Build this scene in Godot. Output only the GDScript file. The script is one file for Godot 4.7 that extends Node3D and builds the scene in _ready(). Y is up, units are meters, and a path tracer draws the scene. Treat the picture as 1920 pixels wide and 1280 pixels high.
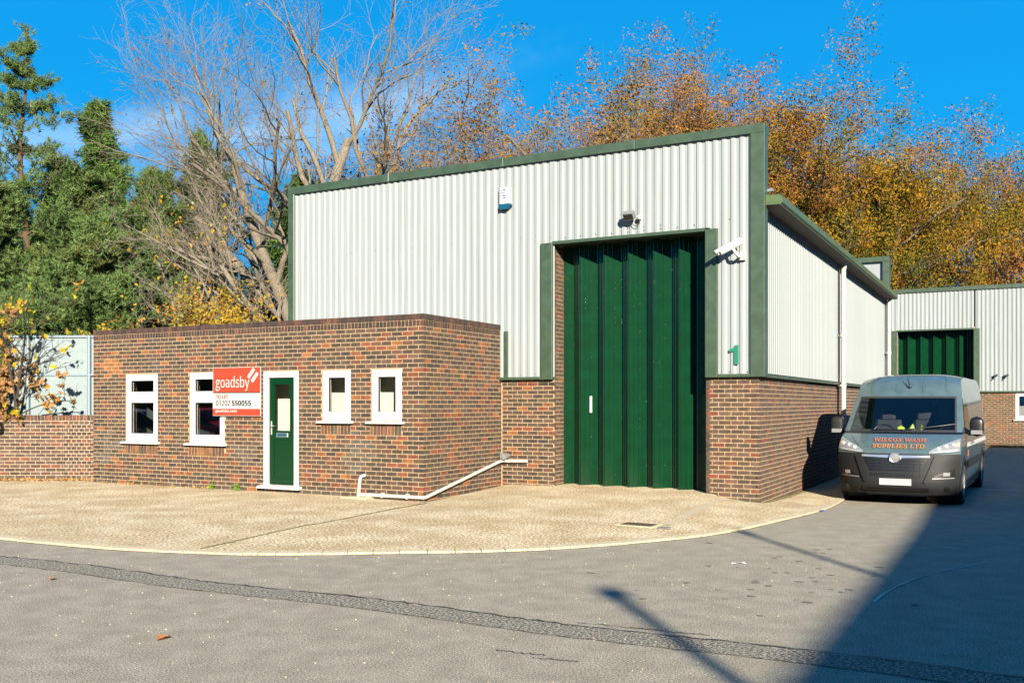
extends Node3D

const CAM := Vector3(3.83, 1.63, 15.78)

# ---------------------------------------------------------------- mesh collector
class Geo:
	var v := PackedVector3Array()
	var n := PackedVector3Array()
	var c := PackedColorArray()
	var i := PackedInt32Array()
	var col := Color.WHITE
	# corners counter-clockwise as seen from outside
	func quad(a: Vector3, b: Vector3, cc: Vector3, d: Vector3) -> void:
		var nn := (b - a).cross(cc - a)
		if nn.length_squared() < 1e-14:
			nn = (cc - a).cross(d - a)
		nn = nn.normalized()
		var k := v.size()
		v.append(a); v.append(b); v.append(cc); v.append(d)
		for q in 4:
			n.append(nn); c.append(col)
		i.append_array(PackedInt32Array([k, k + 2, k + 1, k, k + 3, k + 2]))
	func tri(a: Vector3, b: Vector3, cc: Vector3) -> void:
		var nn := (b - a).cross(cc - a).normalized()
		var k := v.size()
		v.append(a); v.append(b); v.append(cc)
		for q in 3:
			n.append(nn); c.append(col)
		i.append_array(PackedInt32Array([k, k + 2, k + 1]))
	func box(p: Vector3, s: Vector3, b := Basis.IDENTITY) -> void:
		var x := b.x * s.x * 0.5
		var y := b.y * s.y * 0.5
		var z := b.z * s.z * 0.5
		quad(p - x - y + z, p + x - y + z, p + x + y + z, p - x + y + z)
		quad(p + x - y - z, p - x - y - z, p - x + y - z, p + x + y - z)
		quad(p + x - y + z, p + x - y - z, p + x + y - z, p + x + y + z)
		quad(p - x - y - z, p - x - y + z, p - x + y + z, p - x + y - z)
		quad(p - x + y + z, p + x + y + z, p + x + y - z, p - x + y - z)
		quad(p - x - y - z, p + x - y - z, p + x - y + z, p - x - y + z)
	func span(a: Vector3, b: Vector3) -> void:
		box((a + b) * 0.5, (b - a).abs())
	# a box whose upright edges are chamfered, for trims and frames that catch light
	func bar(p: Vector3, s: Vector3, ch: float, b := Basis.IDENTITY) -> void:
		var hx := s.x * 0.5
		var hz := s.z * 0.5
		var ring := [Vector2(-hx, hz - ch), Vector2(-hx + ch, hz), Vector2(hx - ch, hz), Vector2(hx, hz - ch), Vector2(hx, -hz), Vector2(-hx, -hz)]
		prism(ring, s.y, Transform3D(b, p - b.y * s.y * 0.5))
	# ring of (x, z), clockwise seen from above, raised along y
	func prism(ring: Array, h: float, t := Transform3D.IDENTITY) -> void:
		var m := ring.size()
		for k in m:
			var p: Vector2 = ring[k]
			var q: Vector2 = ring[(k + 1) % m]
			quad(t * Vector3(p.x, 0, p.y), t * Vector3(q.x, 0, q.y), t * Vector3(q.x, h, q.y), t * Vector3(p.x, h, p.y))
		for k in range(1, m - 1):
			tri(t * Vector3(ring[0].x, h, ring[0].y), t * Vector3(ring[k].x, h, ring[k].y), t * Vector3(ring[k + 1].x, h, ring[k + 1].y))
			tri(t * Vector3(ring[0].x, 0, ring[0].y), t * Vector3(ring[k + 1].x, 0, ring[k + 1].y), t * Vector3(ring[k].x, 0, ring[k].y))
	# outline of (x, y), counter-clockwise seen from the front, given depth along -z
	func plate(pts: PackedVector2Array, depth: float, t := Transform3D.IDENTITY) -> void:
		var tr := Geometry2D.triangulate_polygon(pts)
		for k in range(0, tr.size(), 3):
			var a := pts[tr[k]]
			var b := pts[tr[k + 1]]
			var d := pts[tr[k + 2]]
			if (b - a).cross(d - a) < 0:
				var sw := b
				b = d
				d = sw
			tri(t * Vector3(a.x, a.y, 0), t * Vector3(b.x, b.y, 0), t * Vector3(d.x, d.y, 0))
			tri(t * Vector3(a.x, a.y, -depth), t * Vector3(d.x, d.y, -depth), t * Vector3(b.x, b.y, -depth))
		for k in pts.size():
			var p := pts[k]
			var q := pts[(k + 1) % pts.size()]
			quad(t * Vector3(p.x, p.y, -depth), t * Vector3(q.x, q.y, -depth), t * Vector3(q.x, q.y, 0), t * Vector3(p.x, p.y, 0))
	func tube(pts: PackedVector3Array, rad: PackedFloat32Array, sides: int, caps := false) -> void:
		var k0 := v.size()
		var side := Vector3.ZERO
		for s in pts.size():
			var d := (pts[mini(s + 1, pts.size() - 1)] - pts[maxi(s - 1, 0)]).normalized()
			if side == Vector3.ZERO or absf(side.dot(d)) > 0.95:
				side = d.cross(Vector3(0.31, 0.2, 0.93) if absf(d.z) < 0.9 else Vector3.RIGHT).normalized()
			side = (side - d * side.dot(d)).normalized()
			var up := d.cross(side)
			for q in sides:
				var a := TAU * q / sides
				var nn := side * cos(a) + up * sin(a)
				v.append(pts[s] + nn * rad[s]); n.append(nn); c.append(col)
		for s in pts.size() - 1:
			for q in sides:
				var a := k0 + s * sides + q
				var b := k0 + s * sides + (q + 1) % sides
				i.append_array(PackedInt32Array([a, a + sides, b, b, a + sides, b + sides]))
		if caps:
			for e in [0, pts.size() - 1]:
				for q in sides:
					var a2 := v[k0 + e * sides + q]
					var b2 := v[k0 + e * sides + (q + 1) % sides]
					if e == 0:
						tri(pts[e], b2, a2)
					else:
						tri(pts[e], a2, b2)
	func rod(a: Vector3, b: Vector3, r: float, sides := 10) -> void:
		tube(PackedVector3Array([a, b]), PackedFloat32Array([r, r]), sides, true)
	# rows of points, smooth; outside is on the side of (along a row) x (along a column)
	func sheet(rows: Array, holes := []) -> void:
		var k0 := v.size()
		var h := rows.size()
		var w: int = rows[0].size()
		for r in h:
			for q in w:
				var dx: Vector3 = rows[r][mini(q + 1, w - 1)] - rows[r][maxi(q - 1, 0)]
				var dy: Vector3 = rows[mini(r + 1, h - 1)][q] - rows[maxi(r - 1, 0)][q]
				v.append(rows[r][q]); n.append(dx.cross(dy).normalized()); c.append(col)
		for r in h - 1:
			for q in w - 1:
				var skip := false
				for o in holes:
					var mid: Vector3 = (rows[r][q] + rows[r + 1][q + 1]) * 0.5
					if Vector2(mid.z, mid.y).distance_to(o) < 0.43: skip = true
				if skip: continue
				var a := k0 + r * w + q
				i.append_array(PackedInt32Array([a, a + w + 1, a + 1, a, a + w, a + w + 1]))
	# (radius, height) profile turned about y
	func lathe(prof: Array, sides: int, t := Transform3D.IDENTITY) -> void:
		for k in prof.size() - 1:
			for q in sides:
				var a := TAU * q / sides
				var b := TAU * (q + 1) / sides
				var p: Vector2 = prof[k]
				var r: Vector2 = prof[k + 1]
				quad(t * Vector3(p.x * cos(b), p.y, p.x * sin(b)), t * Vector3(p.x * cos(a), p.y, p.x * sin(a)), t * Vector3(r.x * cos(a), r.y, r.x * sin(a)), t * Vector3(r.x * cos(b), r.y, r.x * sin(b)))
	func done() -> ArrayMesh:
		var a := []
		a.resize(Mesh.ARRAY_MAX)
		a[Mesh.ARRAY_VERTEX] = v
		a[Mesh.ARRAY_NORMAL] = n
		a[Mesh.ARRAY_COLOR] = c
		a[Mesh.ARRAY_INDEX] = i
		var m := ArrayMesh.new()
		if v.size():
			m.add_surface_from_arrays(Mesh.PRIMITIVE_TRIANGLES, a)
		return m

# ---------------------------------------------------------------- naming and materials
var taken := {}
var M := {}
var rng := RandomNumberGenerator.new()

func numbered(called: String) -> String:
	taken[called] = taken.get(called, 0) + 1
	return called if taken[called] == 1 else "%s_%03d" % [called, taken[called] - 1]

func tag(o: Node3D, label: String, category: String, group := "", kind := "") -> Node3D:
	if label: o.set_meta("label", label)
	if category: o.set_meta("category", category)
	if group: o.set_meta("group", group)
	if kind: o.set_meta("kind", kind)
	return o

func thing(called: String, label: String, category: String, at := Vector3.ZERO, turn := 0.0, group := "") -> Node3D:
	var o := Node3D.new()
	o.name = numbered(called)
	add_child(o)
	o.position = at
	o.rotation_degrees.y = turn
	return tag(o, label, category, group)

func part(parent: Node, called: String, mesh: Mesh, m: Material, at := Vector3.ZERO) -> MeshInstance3D:
	var o := MeshInstance3D.new()
	o.name = numbered(called) if parent == self else called
	o.mesh = mesh
	o.material_override = m
	o.position = at
	parent.add_child(o, true)
	return o

func structure(called: String, mesh: Mesh, m: Material) -> MeshInstance3D:
	var o := part(self, called, mesh, m)
	o.set_meta("kind", "structure")
	return o

func L(r: float, g: float, b: float) -> Color:
	return Color(r, g, b).linear_to_srgb()

func mat(key: String, c: Color, rough := 0.8, metal := 0.0) -> StandardMaterial3D:
	var m := StandardMaterial3D.new()
	m.resource_name = key
	m.albedo_color = c
	m.roughness = rough
	m.metallic = metal
	M[key] = m
	return m

func noise_tex(sd: int, freq: float, lo: Color, hi: Color, size := 512, oct := 4, kind := FastNoiseLite.TYPE_SIMPLEX, mid := 0.5) -> NoiseTexture2D:
	var f := FastNoiseLite.new()
	f.seed = sd
	f.frequency = freq
	f.noise_type = kind
	f.fractal_octaves = oct
	var t := NoiseTexture2D.new()
	t.width = size
	t.height = size
	t.seamless = true
	t.noise = f
	var g := Gradient.new()
	g.set_color(0, lo)
	g.set_color(1, hi)
	g.set_offset(0, mid - 0.35)
	g.set_offset(1, mid + 0.35)
	t.color_ramp = g
	return t

func bump_tex(sd: int, freq: float, size := 512, strength := 4.0, oct := 3) -> NoiseTexture2D:
	var f := FastNoiseLite.new()
	f.seed = sd
	f.frequency = freq
	f.fractal_octaves = oct
	var t := NoiseTexture2D.new()
	t.width = size
	t.height = size
	t.seamless = true
	t.as_normal_map = true
	t.bump_strength = strength
	t.noise = f
	return t

func textured(m: StandardMaterial3D, tex: Texture2D, scale: float, bump: Texture2D = null, bscale := 1.0, world := true) -> StandardMaterial3D:
	m.uv1_triplanar = true
	m.uv1_world_triplanar = world
	m.uv1_scale = Vector3.ONE * scale
	m.albedo_texture = tex
	if bump:
		m.normal_enabled = true
		m.normal_texture = bump
		m.normal_scale = bscale
	return m

func overlay(m: StandardMaterial3D, tex: Texture2D, scale: float) -> void:
	m.detail_enabled = true
	m.detail_blend_mode = BaseMaterial3D.BLEND_MODE_MUL
	m.detail_albedo = tex
	m.detail_uv_layer = BaseMaterial3D.DETAIL_UV_2
	m.uv2_triplanar = true
	m.uv2_world_triplanar = true
	m.uv2_scale = Vector3.ONE * scale

func materials() -> void:
	var grain := noise_tex(1, 0.24, Color(0.46, 0.46, 0.46), Color(1, 1, 1), 1024, 4)
	var patch := noise_tex(2, 0.025, Color(0.9, 0.89, 0.88), Color(1, 1, 1), 1024, 7)
	var grit := bump_tex(3, 0.3, 1024, 6.0)
	var soft := bump_tex(4, 0.05, 512, 2.0)
	var m := mat("asphalt", L(0.42, 0.38, 0.29), 0.9)
	textured(m, grain, 0.23, grit, 0.12)
	overlay(m, patch, 0.09)
	m = mat("patched_asphalt", L(0.34, 0.31, 0.245), 0.95)
	textured(m, noise_tex(5, 0.12, Color(0.28, 0.28, 0.28), Color(1, 1, 1), 1024, 3), 0.25, grit, 0.6)
	m = mat("tar", L(0.028, 0.025, 0.022), 0.7)
	textured(m, grain, 3.0)
	m = mat("stain", L(0.2, 0.172, 0.13), 0.8)
	textured(m, grain, 3.0)
	m = mat("concrete", L(0.72, 0.635, 0.45), 0.95)
	textured(m, noise_tex(6, 0.1, Color(0.5, 0.46, 0.4), Color(1, 1, 1), 1024, 5), 0.19, grit, 0.22)
	overlay(m, noise_tex(7, 0.012, Color(0.86, 0.82, 0.75), Color(1, 1, 1), 1024, 6), 0.07)
	m = mat("kerb", L(0.48, 0.425, 0.3), 0.9)
	textured(m, noise_tex(8, 0.09, Color(0.65, 0.62, 0.57), Color(1, 1, 1), 512, 4), 0.9, grit, 0.3)
	m = mat("moss", L(0.26, 0.23, 0.05), 1.0)
	textured(m, grain, 4.0, grit, 1.0)
	m = mat("moss_dirt", L(0.1, 0.09, 0.035), 1.0)
	textured(m, grain, 3.0)
	m = mat("soil", L(0.09, 0.08, 0.035), 1.0)
	textured(m, noise_tex(9, 0.05, Color(0.5, 0.5, 0.4), Color(1, 1, 1), 512, 5), 0.3)
	m = mat("brick", Color.WHITE, 0.92)
	m.vertex_color_use_as_albedo = true
	textured(m, noise_tex(10, 0.06, Color(0.62, 0.6, 0.6), Color(1, 1, 1), 512, 5), 2.4, grit, 0.7)
	overlay(m, noise_tex(31, 0.03, Color(0.8, 0.78, 0.76), Color(1, 1, 1), 256, 4), 0.5)
	m = mat("mortar", L(0.41, 0.29, 0.175), 0.95)
	textured(m, noise_tex(11, 0.05, Color(0.72, 0.7, 0.68), Color(1, 1, 1), 512, 5), 0.9, grit, 0.6)
	m = mat("pale_mortar", L(0.43, 0.33, 0.23), 0.95)
	textured(m, noise_tex(12, 0.05, Color(0.6, 0.58, 0.55), Color(1, 1, 1), 512, 5), 0.9, grit, 0.6)
	var streak := noise_tex(13, 0.02, Color(0.945, 0.95, 0.945), Color(1, 1, 1), 512, 5)
	for k in 3:
		m = mat("cladding%d" % k, L(0.172 + 0.005 * k, 0.191 + 0.005 * k, 0.2 + 0.005 * k), 0.6)
		m.metallic_specular = 0.3
		textured(m, streak, 1.0)
		m.uv1_scale = Vector3(0.9, 0.05, 0.9)
	m = mat("green_trim", L(0.029, 0.05, 0.03), 0.45)
	textured(m, noise_tex(14, 0.012, Color(0.84, 0.87, 0.84), Color(1, 1, 1), 512, 4), 0.5)
	m = mat("gutter_green", L(0.05, 0.078, 0.03), 0.45)
	textured(m, noise_tex(15, 0.012, Color(0.8, 0.84, 0.8), Color(1, 1, 1), 512, 4), 0.5)
	m = mat("soffit", L(0.13, 0.105, 0.09), 0.9)
	textured(m, patch, 0.8)
	m = mat("door_green", L(0.001, 0.022, 0.0078), 0.2)
	textured(m, noise_tex(16, 0.012, Color(0.86, 0.88, 0.87), Color(1, 1, 1), 512, 4), 0.4, soft, 0.06)
	m = mat("front_door_green", L(0.0003, 0.019, 0.005), 0.25)
	m = mat("chipped_paint", L(0.14, 0.18, 0.15), 0.7)
	m = mat("dark_metal", L(0.02, 0.021, 0.022), 0.5)
	m = mat("grey_metal", L(0.16, 0.165, 0.17), 0.45, 0.3)
	m = mat("steel", L(0.55, 0.55, 0.55), 0.3, 0.9)
	m = mat("upvc", L(0.44, 0.44, 0.43), 0.3)
	textured(m, noise_tex(17, 0.02, Color(0.93, 0.93, 0.92), Color(1, 1, 1), 256, 4), 0.7)
	m = mat("white_pipe", L(0.42, 0.41, 0.39), 0.4)
	textured(m, noise_tex(18, 0.05, Color(0.82, 0.8, 0.76), Color(1, 1, 1), 256, 4), 1.2)
	m = mat("glass", Color(0.03, 0.05, 0.045, 0.05), 0.02)
	m.transparency = BaseMaterial3D.TRANSPARENCY_ALPHA
	m = mat("tinted_glass", Color(0.05, 0.12, 0.12, 0.12), 0.02)
	m.transparency = BaseMaterial3D.TRANSPARENCY_ALPHA
	m = mat("black_glass", L(0.008, 0.012, 0.014), 0.06)
	m = mat("plaster", L(0.42, 0.44, 0.36), 0.9)
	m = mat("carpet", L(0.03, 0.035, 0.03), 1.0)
	m = mat("seal", L(0.015, 0.015, 0.016), 0.6)
	m = mat("sign_red", L(0.22, 0.026, 0.008), 0.5)
	m = mat("sign_white", L(0.27, 0.27, 0.27), 0.5)
	m = mat("sign_ink", L(0.006, 0.0065, 0.009), 0.6)
	m = mat("number_green", L(0.0, 0.1, 0.055), 0.5)
	m = mat("alarm_blue", L(0.003, 0.045, 0.08), 0.35)
	m = mat("fence_panel", L(0.135, 0.17, 0.18), 0.65)
	textured(m, streak, 0.5)
	m = mat("fence_post", L(0.11, 0.15, 0.18), 0.5)
	m = mat("van_paint", L(0.05, 0.08, 0.09), 0.32)
	m.clearcoat_enabled = true
	m.clearcoat = 0.8
	m.clearcoat_roughness = 0.06
	textured(m, noise_tex(19, 0.02, Color(0.9, 0.9, 0.88), Color(1, 1, 1), 256, 5), 0.6)
	m = mat("van_plastic", L(0.0075, 0.008, 0.0088), 0.62)
	m.metallic_specular = 0.35
	m = mat("black_plastic", L(0.003, 0.003, 0.003), 0.4)
	m = mat("rubber", L(0.014, 0.014, 0.014), 0.85)
	m = mat("chrome", L(0.62, 0.62, 0.62), 0.28, 0.9)
	m = mat("rim_silver", L(0.5, 0.5, 0.5), 0.35, 0.7)
	m = mat("lamp_inside", L(0.6, 0.6, 0.6), 0.2, 0.8)
	m = mat("lamp_lens", Color(0.95, 0.97, 1.0, 0.12), 0.03)
	m.transparency = BaseMaterial3D.TRANSPARENCY_ALPHA
	m = mat("amber", L(0.6, 0.18, 0.03), 0.3)
	m = mat("plate_white", L(0.25, 0.25, 0.26), 0.4)
	m = mat("letter_orange", L(0.3, 0.12, 0.02), 0.5)
	m = mat("letter_salmon", L(0.28, 0.085, 0.035), 0.5)
	m = mat("stripe_grey", L(0.3, 0.32, 0.33), 0.4)
	m = mat("seat_cloth", L(0.008, 0.01, 0.012), 0.9)
	m = mat("hi_vis", L(0.25, 0.4, 0.005), 0.8)
	m = mat("silver_paint", L(0.42, 0.43, 0.45), 0.3, 0.5)
	m = mat("red_paint", L(0.45, 0.012, 0.018), 0.3)
	m = mat("camera_white", L(0.38, 0.38, 0.37), 0.4)
	m = mat("litter_blue", L(0.03, 0.12, 0.35), 0.6)
	m = mat("paper", L(0.7, 0.7, 0.68), 0.8)
	m = mat("chalk", L(0.4, 0.4, 0.36), 0.95)
	m = mat("rust", L(0.075, 0.042, 0.028), 0.75)
	textured(m, grain, 5.0, grit, 0.6)
	for b in [["bark_pale", L(0.26, 0.225, 0.175)], ["bark_brown", L(0.2, 0.168, 0.13)], ["bark_pine", L(0.15, 0.085, 0.05)], ["bark_dark", L(0.06, 0.048, 0.036)]]:
		m = mat(b[0], b[1], 0.95)
		textured(m, noise_tex(20, 0.04, Color(0.4, 0.38, 0.35), Color(1, 1, 1), 512, 4), 1.4, grit, 0.8)
	m = mat("leaf", Color.WHITE, 0.85)
	m.metallic_specular = 0.2
	m.vertex_color_use_as_albedo = true
	m.backlight_enabled = true
	m.backlight = L(0.12, 0.1, 0.02)
	m = mat("needle", Color.WHITE, 0.8)
	m.metallic_specular = 0.25
	m.vertex_color_use_as_albedo = true

# ---------------------------------------------------------------- brickwork
const OFFICE_TONES := [[0.0777, 0.0592, 0.0392, 28], [0.0962, 0.0681, 0.0459, 24], [0.0607, 0.0488, 0.037, 14], [0.1258, 0.074, 0.0481, 14], [0.1628, 0.074, 0.0444, 10], [0.2442, 0.074, 0.0311, 8], [0.3108, 0.1184, 0.0311, 5], [0.2146, 0.0629, 0.0333, 4], [0.0444, 0.0385, 0.034, 3]]
const PIER_TONES := [[0.108, 0.072, 0.0475, 30], [0.126, 0.0806, 0.0526, 24], [0.0828, 0.0598, 0.0432, 20], [0.1512, 0.0792, 0.0504, 12], [0.2088, 0.0612, 0.0346, 5], [0.2448, 0.0936, 0.036, 3]]
const OLD_TONES := [[0.0888, 0.0592, 0.0444, 26], [0.1073, 0.0703, 0.054, 22], [0.0629, 0.0474, 0.0407, 16], [0.148, 0.0703, 0.0481, 16], [0.1998, 0.0703, 0.0407, 10], [0.1332, 0.1036, 0.0814, 10]]
const COPING_TONES := [[0.077, 0.0385, 0.0294, 24], [0.098, 0.0455, 0.0329, 18], [0.0525, 0.0364, 0.0294, 20], [0.0385, 0.0301, 0.0252, 14], [0.14, 0.056, 0.035, 6], [0.189, 0.07, 0.035, 2]]
# lime bloom, a rubbed orange patch, soot under the coping
const BLOTCHES := [[Vector3(-6.2, 0.82, 2.65), 0.4, [0.12, 0.108, 0.09, 1]], [Vector3(-12.35, 0.75, 2.65), 0.45, [0.12, 0.108, 0.09, 1]], [Vector3(-8.75, 0.75, 2.65), 0.3, [0.115, 0.1, 0.083, 1]], [Vector3(-12.2, 2.4, 2.65), 0.34, [0.36, 0.15, 0.04, 1]], [Vector3(-4.82, 2.7, 0.3), 0.35, [0.06, 0.052, 0.045, 1]], [Vector3(-11.0, 2.3, 2.65), 0.28, [0.09, 0.08, 0.07, 1]]]
var brick_mesh := {}
var queue := []

func tone(tones: Array) -> int:
	var total := 0
	for t in tones: total += t[3]
	var r := rng.randi_range(0, total - 1)
	for k in tones.size():
		r -= tones[k][3]
		if r < 0: return k
	return 0

func unit_brick(t: Array, k: int) -> ArrayMesh:
	var key := str(t) + str(k)
	if not brick_mesh.has(key):
		var g := Geo.new()
		var f := 0.88 + 0.08 * k
		g.col = Color(t[0] * f, t[1] * f, t[2] * f)
		g.box(Vector3.ZERO, Vector3.ONE)
		brick_mesh[key] = g.done()
	return brick_mesh[key]

# P: lower left of the wall's face, U along it, N out of it; openings are Rect2 in (u, y)
func lay(parent: Node, P: Vector3, U: Vector3, N: Vector3, length: float, y0: float, y1: float, tones: Array, holes := [], pitch := 0.2125, course := 0.075, phase := 0.0) -> void:
	var rows := int(ceil((y1 - y0) / course))
	for r in rows:
		var top := y1 - r * course
		var bot := maxf(top - course, y0)
		if top - bot < 0.02: continue
		var free := [[0.0, length]]
		for h: Rect2 in holes:
			if h.position.y < top - 0.02 and h.end.y > bot + 0.02:
				var next := []
				for f in free:
					if h.end.x <= f[0] or h.position.x >= f[1]:
						next.append(f)
						continue
					if h.position.x > f[0]: next.append([f[0], h.position.x])
					if h.end.x < f[1]: next.append([h.end.x, f[1]])
				free = next
		for f in free:
			var u: float = floor(f[0] / pitch) * pitch - pitch + phase - (pitch * 0.5 if r % 2 else 0.0)
			while u < f[1]:
				var a := maxf(u + 0.0065, f[0] + 0.003)
				var b := minf(u + pitch - 0.0065, f[1] - 0.003)
				if b - a > 0.03:
					one(parent, P, U, N, a, b, bot + 0.0065, top - 0.0065, tones)
				u += pitch

# a row of bricks on edge
func soldiers(parent: Node, P: Vector3, U: Vector3, N: Vector3, u0: float, u1: float, y0: float, y1: float, tones: Array, pitch := 0.0735) -> void:
	var k := int(round((u1 - u0) / pitch))
	var w := (u1 - u0) / k
	for q in k:
		one(parent, P, U, N, u0 + q * w + 0.0045, u0 + (q + 1) * w - 0.0045, y0 + 0.005, y1 - 0.005, tones)

func one(parent: Node, P: Vector3, U: Vector3, N: Vector3, a: float, b: float, y0: float, y1: float, tones: Array) -> void:
	var proud := 0.0025 + rng.randf_range(-0.001, 0.0018)
	var p := P + U * ((a + b) * 0.5) + Vector3.UP * ((y0 + y1) * 0.5) + N * (proud - 0.03)
	var t: Array = tones[tone(tones)]
	for b2 in BLOTCHES:
		if p.distance_to(b2[0]) < b2[1] * rng.randf_range(0.2, 1.0): t = b2[2]
	if y0 < 0.13 and N.z > 0.5 and rng.randf() < 0.5: t = [0.1, 0.085, 0.066, 1]
	queue.append([p.distance_squared_to(CAM), parent, p, Vector3(b - a, y1 - y0, 0.06), Basis(U, Vector3.UP, N), t, rng.randi_range(0, 3)])

# the bricks that show largest become parts of their walls; the others one part of the thing
func finish_bricks(owner_node: Node3D, most: int) -> void:
	queue.sort_custom(func(x, y): return x[0] < y[0])
	var g := Geo.new()
	for k in queue.size():
		var q: Array = queue[k]
		if k < most:
			var o := MeshInstance3D.new()
			o.name = "brick"
			o.mesh = unit_brick(q[5], q[6])
			o.material_override = M.brick
			var b: Basis = q[4]
			o.transform = Transform3D(Basis(b.x * q[3].x, b.y * q[3].y, b.z * q[3].z), q[2])
			q[1].add_child(o, true)
		else:
			var f: float = 0.88 + 0.08 * q[6]
			g.col = Color(q[5][0] * f, q[5][1] * f, q[5][2] * f)
			g.box(q[2], q[3], q[4])
	if g.v.size():
		part(owner_node, "brickwork", g.done(), M.brick).set_meta("kind", "stuff")
	queue.clear()

# wall body in the plane z: a slab with openings (x0, x1, y0, y1), thickness behind the face
func slab(x0: float, x1: float, y0: float, y1: float, z: float, thick: float, holes: Array) -> Geo:
	var g := Geo.new()
	var xs := [x0, x1]
	for h: Rect2 in holes:
		xs.append(h.position.x); xs.append(h.end.x)
	xs.sort()
	for k in xs.size() - 1:
		var a: float = xs[k]
		var b: float = xs[k + 1]
		if b - a < 0.001: continue
		var cuts := []
		for h: Rect2 in holes:
			if h.position.x < (a + b) * 0.5 and h.end.x > (a + b) * 0.5: cuts.append([h.position.y, h.end.y])
		cuts.sort_custom(func(p, q): return p[0] < q[0])
		var y := y0
		for c in cuts:
			if c[0] > y: g.span(Vector3(a, y, z - thick), Vector3(b, c[0], z))
			y = c[1]
		if y < y1: g.span(Vector3(a, y, z - thick), Vector3(b, y1, z))
	return g

# ---------------------------------------------------------------- profiled cladding
func profile_sheet(width: float, y0: float, y1: float) -> ArrayMesh:
	var g := Geo.new()
	var n := int(round(width / 0.15))
	var pts := []
	for k in n:
		var u := k * 0.15
		pts.append_array([Vector2(u, 0.0), Vector2(u + 0.055, 0.0), Vector2(u + 0.064, 0.02), Vector2(u + 0.11, 0.02)])
	pts.append(Vector2(n * 0.15, 0.0))
	for k in pts.size() - 1:
		var a: Vector2 = pts[k]
		var b: Vector2 = pts[k + 1]
		g.quad(Vector3(a.x, y0, a.y), Vector3(b.x, y0, b.y), Vector3(b.x, y1, b.y), Vector3(a.x, y1, a.y))
		g.quad(Vector3(b.x, y0, b.y - 0.003), Vector3(a.x, y0, a.y - 0.003), Vector3(a.x, y1, a.y - 0.003), Vector3(b.x, y1, b.y - 0.003))
	return g.done()

var sheets := {}
func clad(parent: Node, P: Vector3, turn: float, width: float, y0: float, y1: float) -> void:
	var u := 0.0
	var basis_ := Basis(Vector3.UP, turn)
	while u < width - 0.01:
		var w := minf(1.05, width - u)
		var key := "%.3f %.3f %.3f" % [w, y0, y1]
		if not sheets.has(key): sheets[key] = profile_sheet(w, y0, y1)
		var o := part(parent, "cladding_sheet", sheets[key], M["cladding%d" % rng.randi_range(0, 2)], P + basis_ * Vector3(u, 0, rng.randf_range(0.0, 0.004)))
		o.rotation.y = turn
		u += 1.05

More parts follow.
